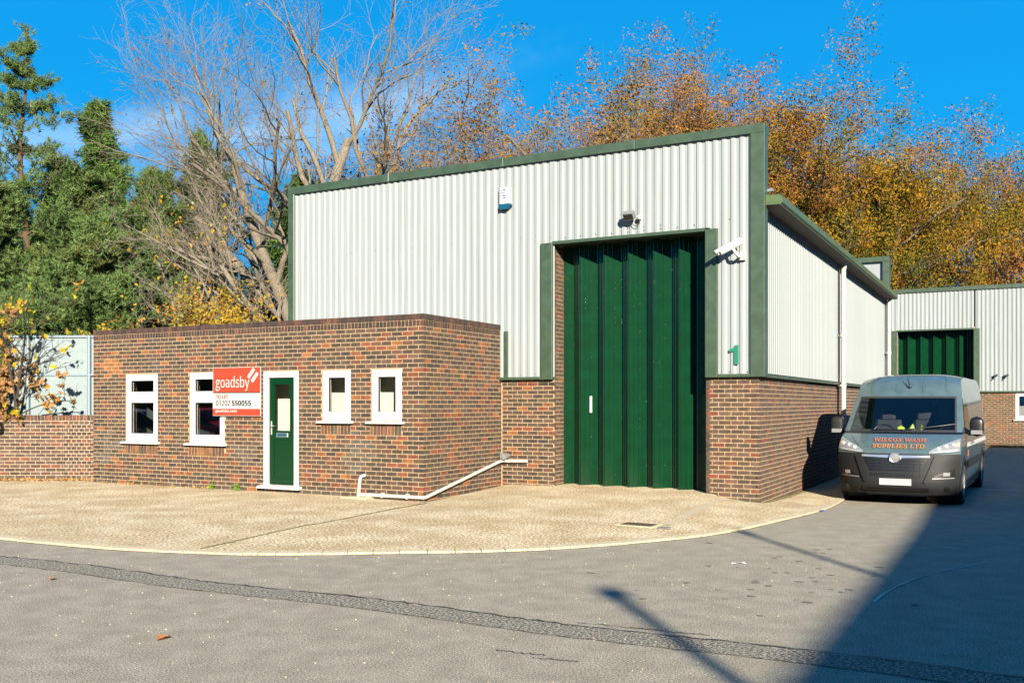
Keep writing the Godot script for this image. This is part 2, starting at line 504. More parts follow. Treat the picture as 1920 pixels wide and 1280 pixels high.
# ---------------------------------------------------------------- front of an industrial unit, its brick face in the plane z
func unit_front(u: Node3D, x0: float, x1: float, dx0: float, dx1: float, z: float, seen0: float, rear: bool, openings := []) -> void:
	var g: Geo
	var top := 6.2
	var head := 4.52
	var zc := z + 0.035
	# brick plinth either side of the door
	var w := part(u, "brick_plinth", Geo.new().done(), M.mortar)
	g = Geo.new()
	g.span(Vector3(x0, -0.3, z - 0.28), Vector3(dx0, 2.105, z))
	var r := []
	for o: Rect2 in openings: r.append(o)
	var g2 := slab(dx1, x1, -0.3, 2.105, z, 0.28, r)
	# brick reveals up to the lintel
	g.span(Vector3(dx0 - 0.22, 2.106, z - 0.5), Vector3(dx0 - 0.002, head + 0.1, z))
	g.span(Vector3(dx1 + 0.002, 2.106, z - 0.5), Vector3(dx1 + 0.22, head + 0.1, z))
	g.span(Vector3(dx0 - 0.22, -0.3, z - 0.5), Vector3(dx0 - 0.002, 2.104, z - 0.281))
	g.span(Vector3(dx1 + 0.002, -0.3, z - 0.5), Vector3(dx1 + 0.22, 2.104, z - 0.281))
	w.mesh = g.done()
	part(w, "pier_core", g2.done(), M.mortar)
	var local := []
	for o: Rect2 in openings: local.append(Rect2(o.position.x - seen0, o.position.y, o.size.x, o.size.y))
	if rear:
		lay(w, Vector3(dx1, 0, z), Vector3.RIGHT, Vector3.BACK, x1 - dx1, -0.1, 2.105, PIER_TONES, openings.map(func(o): return Rect2(o.position.x - dx1, o.position.y, o.size.x, o.size.y)))
	else:
		lay(w, Vector3(seen0, 0, z), Vector3.RIGHT, Vector3.BACK, dx0 - seen0 + 0.004, -0.2, 2.105, OFFICE_TONES)
		lay(w, Vector3(dx1 - 0.004, 0, z), Vector3.RIGHT, Vector3.BACK, x1 - dx1 + 0.008, -0.2, 2.105, PIER_TONES)
	lay(w, Vector3(dx0, 0, z + 0.003), Vector3.FORWARD, Vector3.RIGHT, 0.5, -0.2, head, PIER_TONES)
	lay(w, Vector3(dx1, 0, z - 0.5), Vector3.BACK, Vector3.LEFT, 0.503, -0.2, head, PIER_TONES)
	# blockwork behind the sheets
	var inner := slab(x0, x1, 2.106, top - 0.02, z - 0.02, 0.2, [Rect2(dx0 - 0.23, 2.0, dx1 - dx0 + 0.46, head + 0.11 - 2.0)])
	part(u, "backing_wall", inner.done(), M.dark_metal)
	# cladding in sheets: left of the door, above it, right of it
	var cl := Node3D.new()
	cl.name = "cladding"
	u.add_child(cl)
	clad(cl, Vector3(x0 + 0.05, 0, zc), 0, snappedf(dx0 - 0.08 - x0, 0.15), 2.12, top - 0.1)
	clad(cl, Vector3(dx0 - 0.08, 0, zc), 0, snappedf(dx1 - dx0 + 0.15, 0.15), head + 0.06, top - 0.1)
	clad(cl, Vector3(dx1 + 0.07, 0, zc), 0, snappedf(x1 - dx1 - 0.05, 0.15), 2.12, top - 0.1)
	# screw heads near the lower edges of the sheets
	g = Geo.new()
	var xx := x0 + 0.13
	while xx < x1 - 0.1:
		var yy := 2.17
		if xx > dx0 - 0.1 and xx < dx1 + 0.1: yy = head + 0.12
		g.box(Vector3(xx, yy + rng.randf_range(-0.01, 0.01), zc + 0.024), Vector3(0.014, 0.014, 0.01))
		if rng.randf() < 0.5: g.box(Vector3(xx, 4.7 + rng.randf_range(-0.01, 0.01), zc + 0.024), Vector3(0.014, 0.014, 0.01))
		xx += 0.3
	part(u, "screw_heads", g.done(), M.grey_metal).set_meta("kind", "stuff")
	# parapet cap, lengths with laps
	xx = x0 - 0.03
	while xx < x1 + 0.1:
		var e := minf(xx + 2.6, x1 + 0.11)
		g = Geo.new()
		g.bar(Vector3((xx + e) * 0.5, top - 0.075, z - 0.06), Vector3(e - xx - 0.004, 0.15, 0.33), 0.012)
		part(u, "parapet_cap", g.done(), M.green_trim)
		xx = e
		if e > x1 + 0.1: break
	# door surround
	for s in [[dx0 - 0.24, dx0], [dx1, dx1 + 0.215]]:
		g = Geo.new()
		g.bar(Vector3((s[0] + s[1]) * 0.5, (2.075 + head + 0.03) * 0.5, z + 0.02), Vector3(s[1] - s[0], head + 0.03 - 2.075, 0.16), 0.012)
		part(u, "door_jamb_trim", g.done(), M.green_trim)
	g = Geo.new()
	g.span(Vector3(dx0 + 0.001, head, z - 0.12), Vector3(dx1 - 0.001, head + 0.055, z + 0.094))
	part(u, "lintel_trim", g.done(), M.green_trim)
	g = Geo.new()
	g.span(Vector3(dx0 + 0.001, head + 0.02, z - 0.7), Vector3(dx1 - 0.001, head + 0.08, z - 0.121))
	part(u, "door_head", g.done(), M.dark_metal)
	# drip flashing over the plinth
	for s in [[x0, dx0 - 0.242], [dx1 + 0.217, x1 + 0.1]]:
		g = Geo.new()
		g.bar(Vector3((s[0] + s[1]) * 0.5, 2.1, z + 0.04), Vector3(s[1] - s[0], 0.05, 0.11), 0.008)
		part(u, "drip_flashing", g.done(), M.green_trim)
	# folding door: panels in a zigzag
	var d := Node3D.new()
	d.name = "folding_door"
	u.add_child(d)
	var pitch := 0.473
	var zf := z - 0.3
	var pg := Geo.new()
	var deep := 0.25
	var wl := 0.253
	var wd := 0.22
	var len_ := sqrt(deep * deep + wl * wl)
	var prof := [0.0, 0.0, 0.005, 0.012, 0.018, 0.0, 0.075, 0.0, 0.083, 0.008, 0.1, 0.008, 0.108, 0.0, 0.165, 0.0, 0.173, 0.008, 0.19, 0.008, 0.198, 0.0, 0.335, 0.0, 0.348, 0.011, len_, 0.0]
	for k in range(0, prof.size() - 2, 2):
		pg.quad(Vector3(prof[k], 0, prof[k + 1]), Vector3(prof[k + 2], 0, prof[k + 3]), Vector3(prof[k + 2], 1, prof[k + 3]), Vector3(prof[k], 1, prof[k + 1]))
	pg.quad(Vector3(len_, 0, -0.03), Vector3(0, 0, -0.03), Vector3(0, 1, -0.03), Vector3(len_, 1, -0.03))
	pg.quad(Vector3(0, 0, -0.03), Vector3(0, 0, 0), Vector3(0, 1, 0), Vector3(0, 1, -0.03))
	pg.quad(Vector3(len_, 0, 0), Vector3(len_, 0, -0.03), Vector3(len_, 1, -0.03), Vector3(len_, 1, 0))
	var pm := pg.done()
	var xa := dx0 - 0.10
	var low := 0.06 if not rear else -0.05
	while xa < dx1:
		for s in 2:
			var xp := xa + s * wl
			if xp + 0.12 < dx0 or xp > dx1 - 0.05: continue
			var o := part(d, "door_panel", pm, M.door_green, Vector3(xp, low, zf if s == 0 else zf - deep))
			o.rotation.y = atan2(deep, wl) if s == 0 else -atan2(deep, wd)
			o.scale = Vector3(1.0 if s == 0 else sqrt(deep * deep + wd * wd) / len_, head + 0.05 - low, 1)
		xa += pitch
	# worn paint on the edges and faces of the panels
	g = Geo.new()
	for k in 110 if not rear else 0:
		var q := rng.randi_range(0, 5)
		var f: float = [0.0, 0.3, 0.3, 0.61, 0.61, 0.97][rng.randi_range(0, 5)] + rng.randf_range(-0.015, 0.015)
		f = clampf(f, 0.01, 0.99)
		var yy := rng.randf_range(0.2, 4.1) if rng.randf() < 0.6 else rng.randf_range(3.0, 4.1)
		var pos := Vector3(dx0 - 0.10 + q * pitch + f * wl, yy, zf - deep * f)
		var nn := Vector3(deep, 0, wl).normalized()
		if pos.x > dx0 + 0.03 and pos.x < dx1 - 0.1:
			var s := rng.randf_range(0.002, 0.005)
			g.box(pos + nn * 0.012, Vector3(s, s * rng.randf_range(1.0, 3.0), 0.006), Basis(Vector3.UP, atan2(deep, wl)))
	if g.v.size(): part(d, "paint_chips", g.done(), M.chipped_paint).set_meta("kind", "stuff")
	if not rear:
		var hp := Vector3(dx0 + 0.37 + 0.16, 1.62, zf - 0.12)
		g = Geo.new()
		g.bar(Vector3.ZERO, Vector3(0.045, 0.3, 0.03), 0.008)
		g.bar(Vector3(0, 0.02, 0.03), Vector3(0.02, 0.2, 0.025), 0.006)
		var h := part(d, "pull_handle", g.done(), M.camera_white, hp + Vector3(0.645, 0, 0.763) * 0.03)
		h.rotation.y = 0.702

func house_window(parent: Node3D, called: String, x0: float, x1: float, y0: float, y1: float, z: float, bar := 0.09, transom := 0.0, vent := true) -> void:
	var w := Node3D.new()
	w.name = called
	parent.add_child(w, true)
	var g := Geo.new()
	var f := 0.085
	var lower := 0.11
	g.bar(Vector3(x0 + f * 0.5, (y0 + y1) * 0.5, z - 0.05), Vector3(f, y1 - y0, 0.09), 0.008)
	g.bar(Vector3(x1 - f * 0.5, (y0 + y1) * 0.5, z - 0.05), Vector3(f, y1 - y0, 0.09), 0.008)
	g.span(Vector3(x0 + f + 0.001, y1 - f, z - 0.095), Vector3(x1 - f - 0.001, y1, z - 0.006))
	g.span(Vector3(x0 + f + 0.001, y0, z - 0.095), Vector3(x1 - f - 0.001, y0 + lower, z - 0.006))
	if transom > 0.0: g.span(Vector3(x0 + f + 0.001, transom - 0.07, z - 0.095), Vector3(x1 - f - 0.001, transom + 0.07, z - 0.006))
	part(w, "frame", g.done(), M.upvc)
	var lights := [[y0 + lower, (transom - 0.07) if transom > 0.0 else y1 - f]]
	if transom > 0.0: lights.append([transom + 0.07, y1 - f])
	for l in lights:
		# sash bead, black gasket, pane
		g = Geo.new()
		var a := x0 + f + 0.002
		var b := x1 - f - 0.002
		var s := 0.035
		for e in [[a, l[0] + 0.002, a + s, l[1] - 0.002], [b - s, l[0] + 0.002, b, l[1] - 0.002], [a + s + 0.001, l[0] + 0.002, b - s - 0.001, l[0] + s], [a + s + 0.001, l[1] - s, b - s - 0.001, l[1] - 0.002]]:
			g.span(Vector3(e[0], e[1], z - 0.085), Vector3(e[2], e[3], z - 0.016))
		part(w, "sash", g.done(), M.upvc)
		g = Geo.new()
		for e in [[a + s, l[0] + s, a + s + 0.009, l[1] - s], [b - s - 0.009, l[0] + s, b - s, l[1] - s], [a + s + 0.01, l[0] + s, b - s - 0.01, l[0] + s + 0.007], [a + s + 0.01, l[1] - s - 0.007, b - s - 0.01, l[1] - s]]:
			g.span(Vector3(e[0], e[1], z - 0.06), Vector3(e[2], e[3], z - 0.024))
		part(w, "gasket", g.done(), M.seal)
		g = Geo.new()
		g.span(Vector3(a + s + 0.001, l[0] + s + 0.001, z - 0.046), Vector3(b - s - 0.001, l[1] - s - 0.001, z - 0.042))
		part(w, "pane", g.done(), M.glass)
	if vent:
		g = Geo.new()
		g.bar(Vector3((x0 + x1) * 0.5, y1 - 0.055, z + 0.002), Vector3((x1 - x0) * 0.62, 0.022, 0.014), 0.004)
		part(w, "trickle_vent", g.done(), M.upvc)
	g = Geo.new()
	g.plate(PackedVector2Array([Vector2(-0.06, -0.045), Vector2(0.085, -0.052), Vector2(0.09, -0.02), Vector2(-0.06, 0.0)]), x1 - x0 + 0.14, Transform3D(Basis(Vector3.BACK, Vector3.UP, Vector3.LEFT), Vector3(x0 - 0.07, y0, z)))
	part(w, "sill", g.done(), M.upvc)

# ---------------------------------------------------------------- trees
class Tree_:
	var wood := Geo.new()
	var tips := []
	var r: RandomNumberGenerator
	var kids := [6, 5, 4, 4, 3]
	var wob := 0.16
	var lift := 0.05
	var ang := 0.75
	var shrink := 0.62
	var thin := 0.55
	var first := 0.35
	var leaf_from := 3
	func grow(p: Vector3, d: Vector3, length: float, rad: float, depth: int) -> void:
		var seg := 7 if depth == 0 else (5 if depth < 3 else (3 if depth == 3 else 2))
		var pts := PackedVector3Array([p])
		var rs := PackedFloat32Array([rad])
		var dirs := [d]
		var end_r := rad * (0.45 if depth < kids.size() else 0.35)
		for s in seg:
			d = (d + Vector3(r.randf_range(-1, 1), r.randf_range(-1, 1), r.randf_range(-1, 1)) * wob * (0.6 if depth == 0 else 1.0) + Vector3.UP * lift).normalized()
			p += d * length / seg
			pts.append(p)
			rs.append(lerpf(rad, end_r, (s + 1.0) / seg))
			dirs.append(d)
		wood.tube(pts, rs, 8 if depth == 0 else (6 if depth == 1 else (4 if depth == 2 else 3)))
		if depth >= leaf_from:
			for s in range(1, pts.size()):
				tips.append([pts[s], dirs[s]])
		if depth >= kids.size():
			return
		var k: int = kids[depth]
		for q in k:
			var f := lerpf(first if depth == 0 else 0.25, 1.0, (q + r.randf()) / k)
			var at := f * seg
			var s := mini(int(at), seg - 1)
			var pos := pts[s].lerp(pts[s + 1], at - s)
			var base: Vector3 = dirs[s]
			var ax := base.cross(Vector3(r.randf_range(-1, 1), r.randf_range(-1, 1), r.randf_range(-1, 1))).normalized()
			if ax.length() < 0.5: ax = Vector3.RIGHT
			var nd := base.rotated(ax, ang * r.randf_range(0.55, 1.25))
			grow(pos, nd, length * shrink * r.randf_range(0.7, 1.15), maxf(lerpf(rad, end_r, f) * thin * r.randf_range(0.8, 1.15), 0.006), depth + 1)

func leaf_clump(sd: int, count: int, spread: float, size: float, lobed := false) -> ArrayMesh:
	var r := RandomNumberGenerator.new()
	r.seed = sd
	var g := Geo.new()
	for k in count:
		var p := Vector3(r.randf_range(-1, 1), r.randf_range(-1, 1), r.randf_range(-1, 1)) * spread
		var b := Basis.from_euler(Vector3(r.randf_range(0, TAU), r.randf_range(0, TAU), r.randf_range(0, TAU)))
		var s := size * r.randf_range(0.6, 1.2)
		var f := r.randf_range(0.88, 1.1)
		g.col = Color(f, f, f)
		if lobed:
			var out := [Vector2(0, -0.6), Vector2(0.16, -0.3), Vector2(0.42, -0.22), Vector2(0.26, 0.02), Vector2(0.5, 0.25), Vector2(0.22, 0.32), Vector2(0, 0.62), Vector2(-0.22, 0.32), Vector2(-0.5, 0.25), Vector2(-0.26, 0.02), Vector2(-0.42, -0.22), Vector2(-0.16, -0.3)]
			for q in out.size():
				var a: Vector2 = out[q] * s
				var e: Vector2 = out[(q + 1) % out.size()] * s
				g.tri(p, p + b * Vector3(a.x, a.y, absf(a.x) * 0.25), p + b * Vector3(e.x, e.y, absf(e.x) * 0.25))
		else:
			g.tri(p + b * Vector3(-0.34, -0.45, 0) * s, p + b * Vector3(0.4, -0.2, 0.1) * s, p + b * Vector3(-0.05, 0.6, 0) * s)
	return g.done()

# needles standing round a shoot that points along y
func needle_tuft(sd: int, count: int, length: float, width: float) -> ArrayMesh:
	var r := RandomNumberGenerator.new()
	r.seed = sd
	var g := Geo.new()
	for k in count:
		var a := r.randf_range(0, TAU)
		var up := r.randf_range(0.1, 1.0)
		var d := Vector3(cos(a) * (1.1 - up * 0.6), up, sin(a) * (1.1 - up * 0.6)).normalized()
		var base := Vector3(r.randf_range(-0.3, 0.3), r.randf_range(-0.5, 0.5), r.randf_range(-0.3, 0.3)) * length
		var side := d.cross(Vector3(r.randf() - 0.5, r.randf() - 0.5, r.randf() - 0.5)).normalized() * width
		var f := r.randf_range(0.7, 1.2)
		g.col = Color(f, f, f)
		g.tri(base - side, base + side, base + d * length * r.randf_range(0.7, 1.2))
	return g.done()

# foliage baked into one mesh: each spot gets a turned, scaled copy of a clump
func scatter(parent: Node, called: String, mesh: ArrayMesh, m: Material, spots: Array, cols: Array, r: RandomNumberGenerator, jitter: float, size0: float, size1: float, along := false) -> void:
	var src := mesh.surface_get_arrays(0)
	var idx: PackedInt32Array = src[Mesh.ARRAY_INDEX]
	var sv := PackedVector3Array()
	var sn := PackedVector3Array()
	var sc := PackedColorArray()
	for k in idx:
		sv.append(src[Mesh.ARRAY_VERTEX][k])
		sn.append(src[Mesh.ARRAY_NORMAL][k])
		sc.append(src[Mesh.ARRAY_COLOR][k])
	var tints := []
	for c in cols:
		for f in [0.85, 0.95, 1.05, 1.15]:
			var a := PackedColorArray()
			for q in sc: a.append(Color(c[0] * f * q.r, c[1] * f * q.g, c[2] * f * q.b))
			tints.append(a)
	var v := PackedVector3Array()
	var n := PackedVector3Array()
	var cc := PackedColorArray()
	var turnings := FastNoiseLite.new()
	turnings.seed = r.randi() % 1000
	turnings.frequency = 0.3
	for k in spots.size():
		var p: Vector3 = spots[k][0] + Vector3(r.randf_range(-1, 1), r.randf_range(-1, 1), r.randf_range(-1, 1)) * jitter
		var b := Basis(Vector3.UP, r.randf_range(0, TAU))
		if along:
			var d: Vector3 = spots[k][1]
			var x := d.cross(Vector3(0.3, 0.1, 0.95)).normalized()
			b = Basis(x, d, x.cross(d)) * b
		else:
			b = Basis.from_euler(Vector3(r.randf_range(0, TAU), r.randf_range(0, TAU), r.randf_range(0, TAU)))
		v.append_array(Transform3D(b.scaled(Vector3.ONE * r.randf_range(size0, size1)), p) * sv)
		n.append_array(Transform3D(b, Vector3.ZERO) * sn)
		var hue := clampf(0.5 + 1.0 * turnings.get_noise_3dv(p) + r.randf_range(-0.25, 0.25), 0.0, 0.999)
		cc.append_array(tints[int(hue * tints.size())])
	var a := []
	a.resize(Mesh.ARRAY_MAX)
	a[Mesh.ARRAY_VERTEX] = v
	a[Mesh.ARRAY_NORMAL] = n
	a[Mesh.ARRAY_COLOR] = cc
	var out := ArrayMesh.new()
	if v.size(): out.add_surface_from_arrays(Mesh.PRIMITIVE_TRIANGLES, a)
	part(parent, called, out, m)
	triangles += v.size() / 3

var triangles := 0

const GOLD := [[0.06, 0.066, 0.01], [0.095, 0.085, 0.01], [0.14, 0.1, 0.01], [0.18, 0.105, 0.009], [0.2, 0.1, 0.01], [0.185, 0.075, 0.01]]
const RUST := [[0.1, 0.085, 0.018], [0.14, 0.088, 0.018], [0.165, 0.09, 0.019], [0.18, 0.085, 0.02], [0.16, 0.066, 0.018]]
const YELLOW := [[0.27, 0.17, 0.014], [0.24, 0.145, 0.014], [0.19, 0.15, 0.018], [0.22, 0.105, 0.02], [0.13, 0.12, 0.018]]
const PINE := [[0.0612, 0.0978, 0.0306], [0.0723, 0.1148, 0.034], [0.051, 0.085, 0.0255], [0.085, 0.1275, 0.0425], [0.068, 0.085, 0.0255]]
const CYPRESS := [[0.0408, 0.0808, 0.0153], [0.051, 0.0978, 0.017], [0.0638, 0.1105, 0.0221], [0.0306, 0.0595, 0.0136]]

func thin_out(tips: Array, share: float, r: RandomNumberGenerator) -> Array:
	var out := []
	var gaps := FastNoiseLite.new()
	gaps.seed = r.randi() % 1000
	gaps.frequency = 0.42
	gaps.fractal_octaves = 2
	for t in tips:
		if r.randf() < share * clampf(0.75 + 2.2 * gaps.get_noise_3dv(t[0]), 0.05, 1.6): out.append(t)
	return out

# broadleaf tree: stems is a list of [direction, share of the height]
func oak(called: String, label: String, at: Vector3, h: float, sd: int, bark: String, leaves: float, cols: Array, stems: Array, o := {}) -> void:
	var t := thing(called, label, "tree", at, 0, o.get("group", "broadleaf trees behind the buildings"))
	var T := Tree_.new()
	T.r = RandomNumberGenerator.new()
	T.r.seed = sd
	T.kids = o.get("kids", T.kids)
	T.wob = o.get("wob", T.wob)
	T.lift = o.get("lift", T.lift)
	T.ang = o.get("ang", T.ang)
	T.shrink = o.get("shrink", T.shrink)
	T.first = o.get("first", T.first)
	T.leaf_from = o.get("leaf_from", T.leaf_from)
	var fork: float = o.get("fork", 0.14) * h
	var rad: float = o.get("rad", 0.022) * h
	if fork > 0.0:
		T.wood.tube(PackedVector3Array([Vector3.ZERO, Vector3(0.05, fork * 0.5, 0), Vector3(0, fork * 1.1, 0)]), PackedFloat32Array([rad * 1.5, rad * 1.15, rad]), 9)
	for s in stems:
		T.grow(Vector3(0, fork, 0), (s[0] as Vector3).normalized(), h * s[1], rad * s[2], 0)
	var peak := 0.0
	for q in T.wood.v: peak = maxf(peak, q.y)
	var fit := h / peak
	for k in T.wood.v.size(): T.wood.v[k] = T.wood.v[k] * fit
	for q in T.tips: q[0] = q[0] * fit
	triangles += T.wood.i.size() / 3
	part(t, "trunk", T.wood.done(), M[bark])
	if leaves > 0.0:
		var spots := thin_out(T.tips, leaves, T.r)
		scatter(t, "crown", leaf_clump(sd, o.get("per", 6), o.get("spread", 0.2), o.get("leaf", 0.17)), M.leaf, spots, cols, T.r, o.get("jitter", 0.15), 0.7, 1.3)

# pine: whorls of boughs carrying tufts; bare lower trunk if low > 0
func pine(called: String, label: String, at: Vector3, h: float, spread: float, low: float, sd: int, density: int, group: String) -> void:
	var t := thing(called, label, "tree", at, 0, group)
	var r := RandomNumberGenerator.new()
	r.seed = sd
	var g := Geo.new()
	var spots := []
	var pts := PackedVector3Array()
	var rs := PackedFloat32Array()
	for k in 9:
		pts.append(Vector3(sin(k * 1.3 + sd) * 0.12, h * k / 8.0, cos(k * 1.7 + sd) * 0.12))
		rs.append(lerpf(0.014 * h + 0.03, 0.02, k / 8.0))
	g.tube(pts, rs, 8)
	var y := low * h
	while y < h * 0.97:
		var f := (y - low * h) / (h * (1.0 - low))
		var reach := spread * (0.35 + 0.65 * sin(PI * clampf(0.28 + 0.72 * f, 0, 1))) * (1.0 - 0.35 * f)
		for k in r.randi_range(3, 5):
			var a := r.randf_range(0, TAU)
			var out := Vector3(cos(a), r.randf_range(0.05, 0.5) + 0.5 * f, sin(a)).normalized()
			var len_ := reach * r.randf_range(0.55, 1.1)
			var p := Vector3(0, y, 0)
			var bp := PackedVector3Array([p])
			var br := PackedFloat32Array([0.05 * (1.2 - f)])
			for s in 5:
				out = (out + Vector3(r.randf_range(-1, 1), r.randf_range(-0.6, 0.9), r.randf_range(-1, 1)) * 0.18).normalized()
				p += out * len_ / 5.0
				bp.append(p)
				br.append(lerpf(0.05 * (1.2 - f), 0.008, (s + 1) / 5.0))
				if s >= 1:
					for q in density:
						var off := Vector3(r.randf_range(-1, 1), r.randf_range(-0.45, 0.6), r.randf_range(-1, 1)) * len_ * 0.26
						spots.append([p + off, (off.normalized() * 0.5 + out * 0.5 + Vector3.UP * 0.7).normalized()])
			g.tube(bp, br, 4)
		y += h * r.randf_range(0.035, 0.06)
	for q in density * 5: spots.append([Vector3(r.randf_range(-0.25, 0.25), h * r.randf_range(0.93, 1.03), r.randf_range(-0.25, 0.25)), Vector3.UP])
	part(t, "trunk", g.done(), M.bark_pine)
	scatter(t, "crown", needle_tuft(sd, 15, 0.17, 0.015), M.needle, spots, PINE, r, 0.05, 0.8, 1.35, true)

# cypress: steep feathery sprays
func cypress(called: String, label: String, at: Vector3, h: float, spread: float, sd: int, lean: Vector3, group: String) -> void:
	var t := thing(called, label, "tree", at, 0, group)
	var r := RandomNumberGenerator.new()
	r.seed = sd
	var g := Geo.new()
	var spots := []
	g.tube(PackedVector3Array([Vector3.ZERO, Vector3(0, h * 0.5, 0), Vector3(0, h * 0.95, 0) + lean]), PackedFloat32Array([0.28, 0.16, 0.02]), 8)
	for k in 330:
		var f := pow(r.randf(), 1.15)
		var y := h * lerpf(0.05, 0.97, f)
		var a := r.randf_range(0, TAU)
		var d := (Vector3(cos(a), 0.35 + 0.9 * f, sin(a)) + lean * 0.4).normalized()
		if sin(a * 2.0 + y * 1.1 + sd) + sin(a * 3.0 - y * 2.3) > 0.75: continue
		var len_ := spread * 1.25 * pow(1.0 - f, 0.85) * r.randf_range(0.5, 1.4) + 0.22
		if r.randf() < 0.14: len_ *= r.randf_range(1.5, 2.2)
		var p := Vector3(0, y, 0) + lean * f
		var bp := PackedVector3Array([p])
		var br := PackedFloat32Array([0.03])
		for s in 6:
			d = (d + Vector3(r.randf_range(-1, 1), r.randf_range(-0.6, 1.0), r.randf_range(-1, 1)) * 0.13).normalized()
			p += d * len_ / 6.0
			bp.append(p)
			br.append(0.03 * (1 - s / 7.0))
			if s >= 1:
				for q in 4:
					spots.append([p + Vector3(r.randf_range(-1, 1), r.randf_range(-1, 1), r.randf_range(-1, 1)) * 0.2, (d + Vector3(r.randf_range(-1, 1), 0.2, r.randf_range(-1, 1)) * 0.55).normalized()])
		g.tube(bp, br, 3)
	part(t, "trunk", g.done(), M.bark_dark)
	scatter(t, "crown", needle_tuft(sd, 13, 0.34, 0.028), M.needle, spots, CYPRESS, r, 0.05, 0.8, 1.3, true)

# ---------------------------------------------------------------- ground heights
func ground_y(z: float) -> float:
	if z > -12.0:
		return -0.13 * smoothstep(3.0, -3.0, z)
	return -0.13 * smoothstep(-25.0, -12.0, z)

# ---------------------------------------------------------------- the scene
func _ready() -> void:
	rng.seed = 11
	view()
	materials()
	site()
	main_unit()
	rear_unit()
	office()
	boundary()
	opposite()
	trees()
	wall_fittings()
	van()
	cars()
	small_things()

func view() -> void:
	var cam := Camera3D.new()
	cam.name = "camera"
	cam.position = CAM
	cam.rotation_degrees.y = 28.1
	cam.projection = Camera3D.PROJECTION_FRUSTUM
	cam.near = 0.1
	cam.far = 900.0
	cam.size = 0.1 * 1280.0 / 1800.0
	cam.frustum_offset = Vector2(0, 0.1 * 117.0 / 1800.0)
	add_child(cam)
	cam.current = true
	var sky := ProceduralSkyMaterial.new()
	sky.sky_top_color = Color(0.0, 0.235, 0.44)
	sky.sky_horizon_color = Color(0.04, 0.4, 0.575)
	sky.sky_curve = 0.5
	sky.ground_bottom_color = Color(0.16, 0.15, 0.13)
	sky.ground_horizon_color = Color(0.16, 0.3, 0.4)
	sky.sun_angle_max = 6.0
	sky.sky_cover = clouds()
	sky.sky_cover_modulate = Color(1, 1, 1, 0.3)
	var env := Environment.new()
	env.background_mode = Environment.BG_SKY
	env.sky = Sky.new()
	env.sky.sky_material = sky
	env.tonemap_mode = Environment.TONE_MAPPER_LINEAR
	env.tonemap_exposure = 3.7
	env.sdfgi_enabled = true
	env.ssao_enabled = true
	env.ssil_enabled = true
	var we := WorldEnvironment.new()
	we.name = "environment"
	we.environment = env
	add_child(we)
	var sun := DirectionalLight3D.new()
	sun.name = "sun"
	sun.light_energy = 1.6
	sun.light_color = Color(1.0, 0.955, 0.87)
	sun.light_angular_distance = 0.53
	sun.shadow_enabled = true
	add_child(sun)
	sun.look_at_from_position(Vector3(0.573, 0.3665, 0.733) * 50.0, Vector3.ZERO, Vector3.UP)

# thin cirrus over the whole sky
func clouds() -> ImageTexture:
	var w := 1024
	var h := 512
	var im := Image.create_empty(w, h, false, Image.FORMAT_RGBA8)
	var a := FastNoiseLite.new()
	a.seed = 5
	a.frequency = 1.1
	a.fractal_octaves = 5
	a.domain_warp_enabled = true
	a.domain_warp_amplitude = 0.4
	a.domain_warp_frequency = 1.4
	var b := FastNoiseLite.new()
	b.seed = 9
	b.frequency = 0.8
	for y in h / 2:
		var e := (0.5 - (y + 0.5) / h) * PI
		for x in w:
			var az := (x + 0.5) / w * TAU
			var d := Vector3(cos(e) * sin(az), sin(e), -cos(e) * cos(az))
			var p := d / (d.y + 0.25)
			var q := a.get_noise_3d(p.x * 0.7 + p.z * 0.3, p.z * 2.2, 0.0) * 0.5 + 0.5
			var m := b.get_noise_3d(p.x, p.z, 3.0) * 0.5 + 0.5
			var t := smoothstep(0.52, 0.85, q) * smoothstep(0.42, 0.7, m)
			im.set_pixel(x, y, Color(0.75, 0.72, 0.66, t * 0.8))
	return ImageTexture.create_from_image(im)

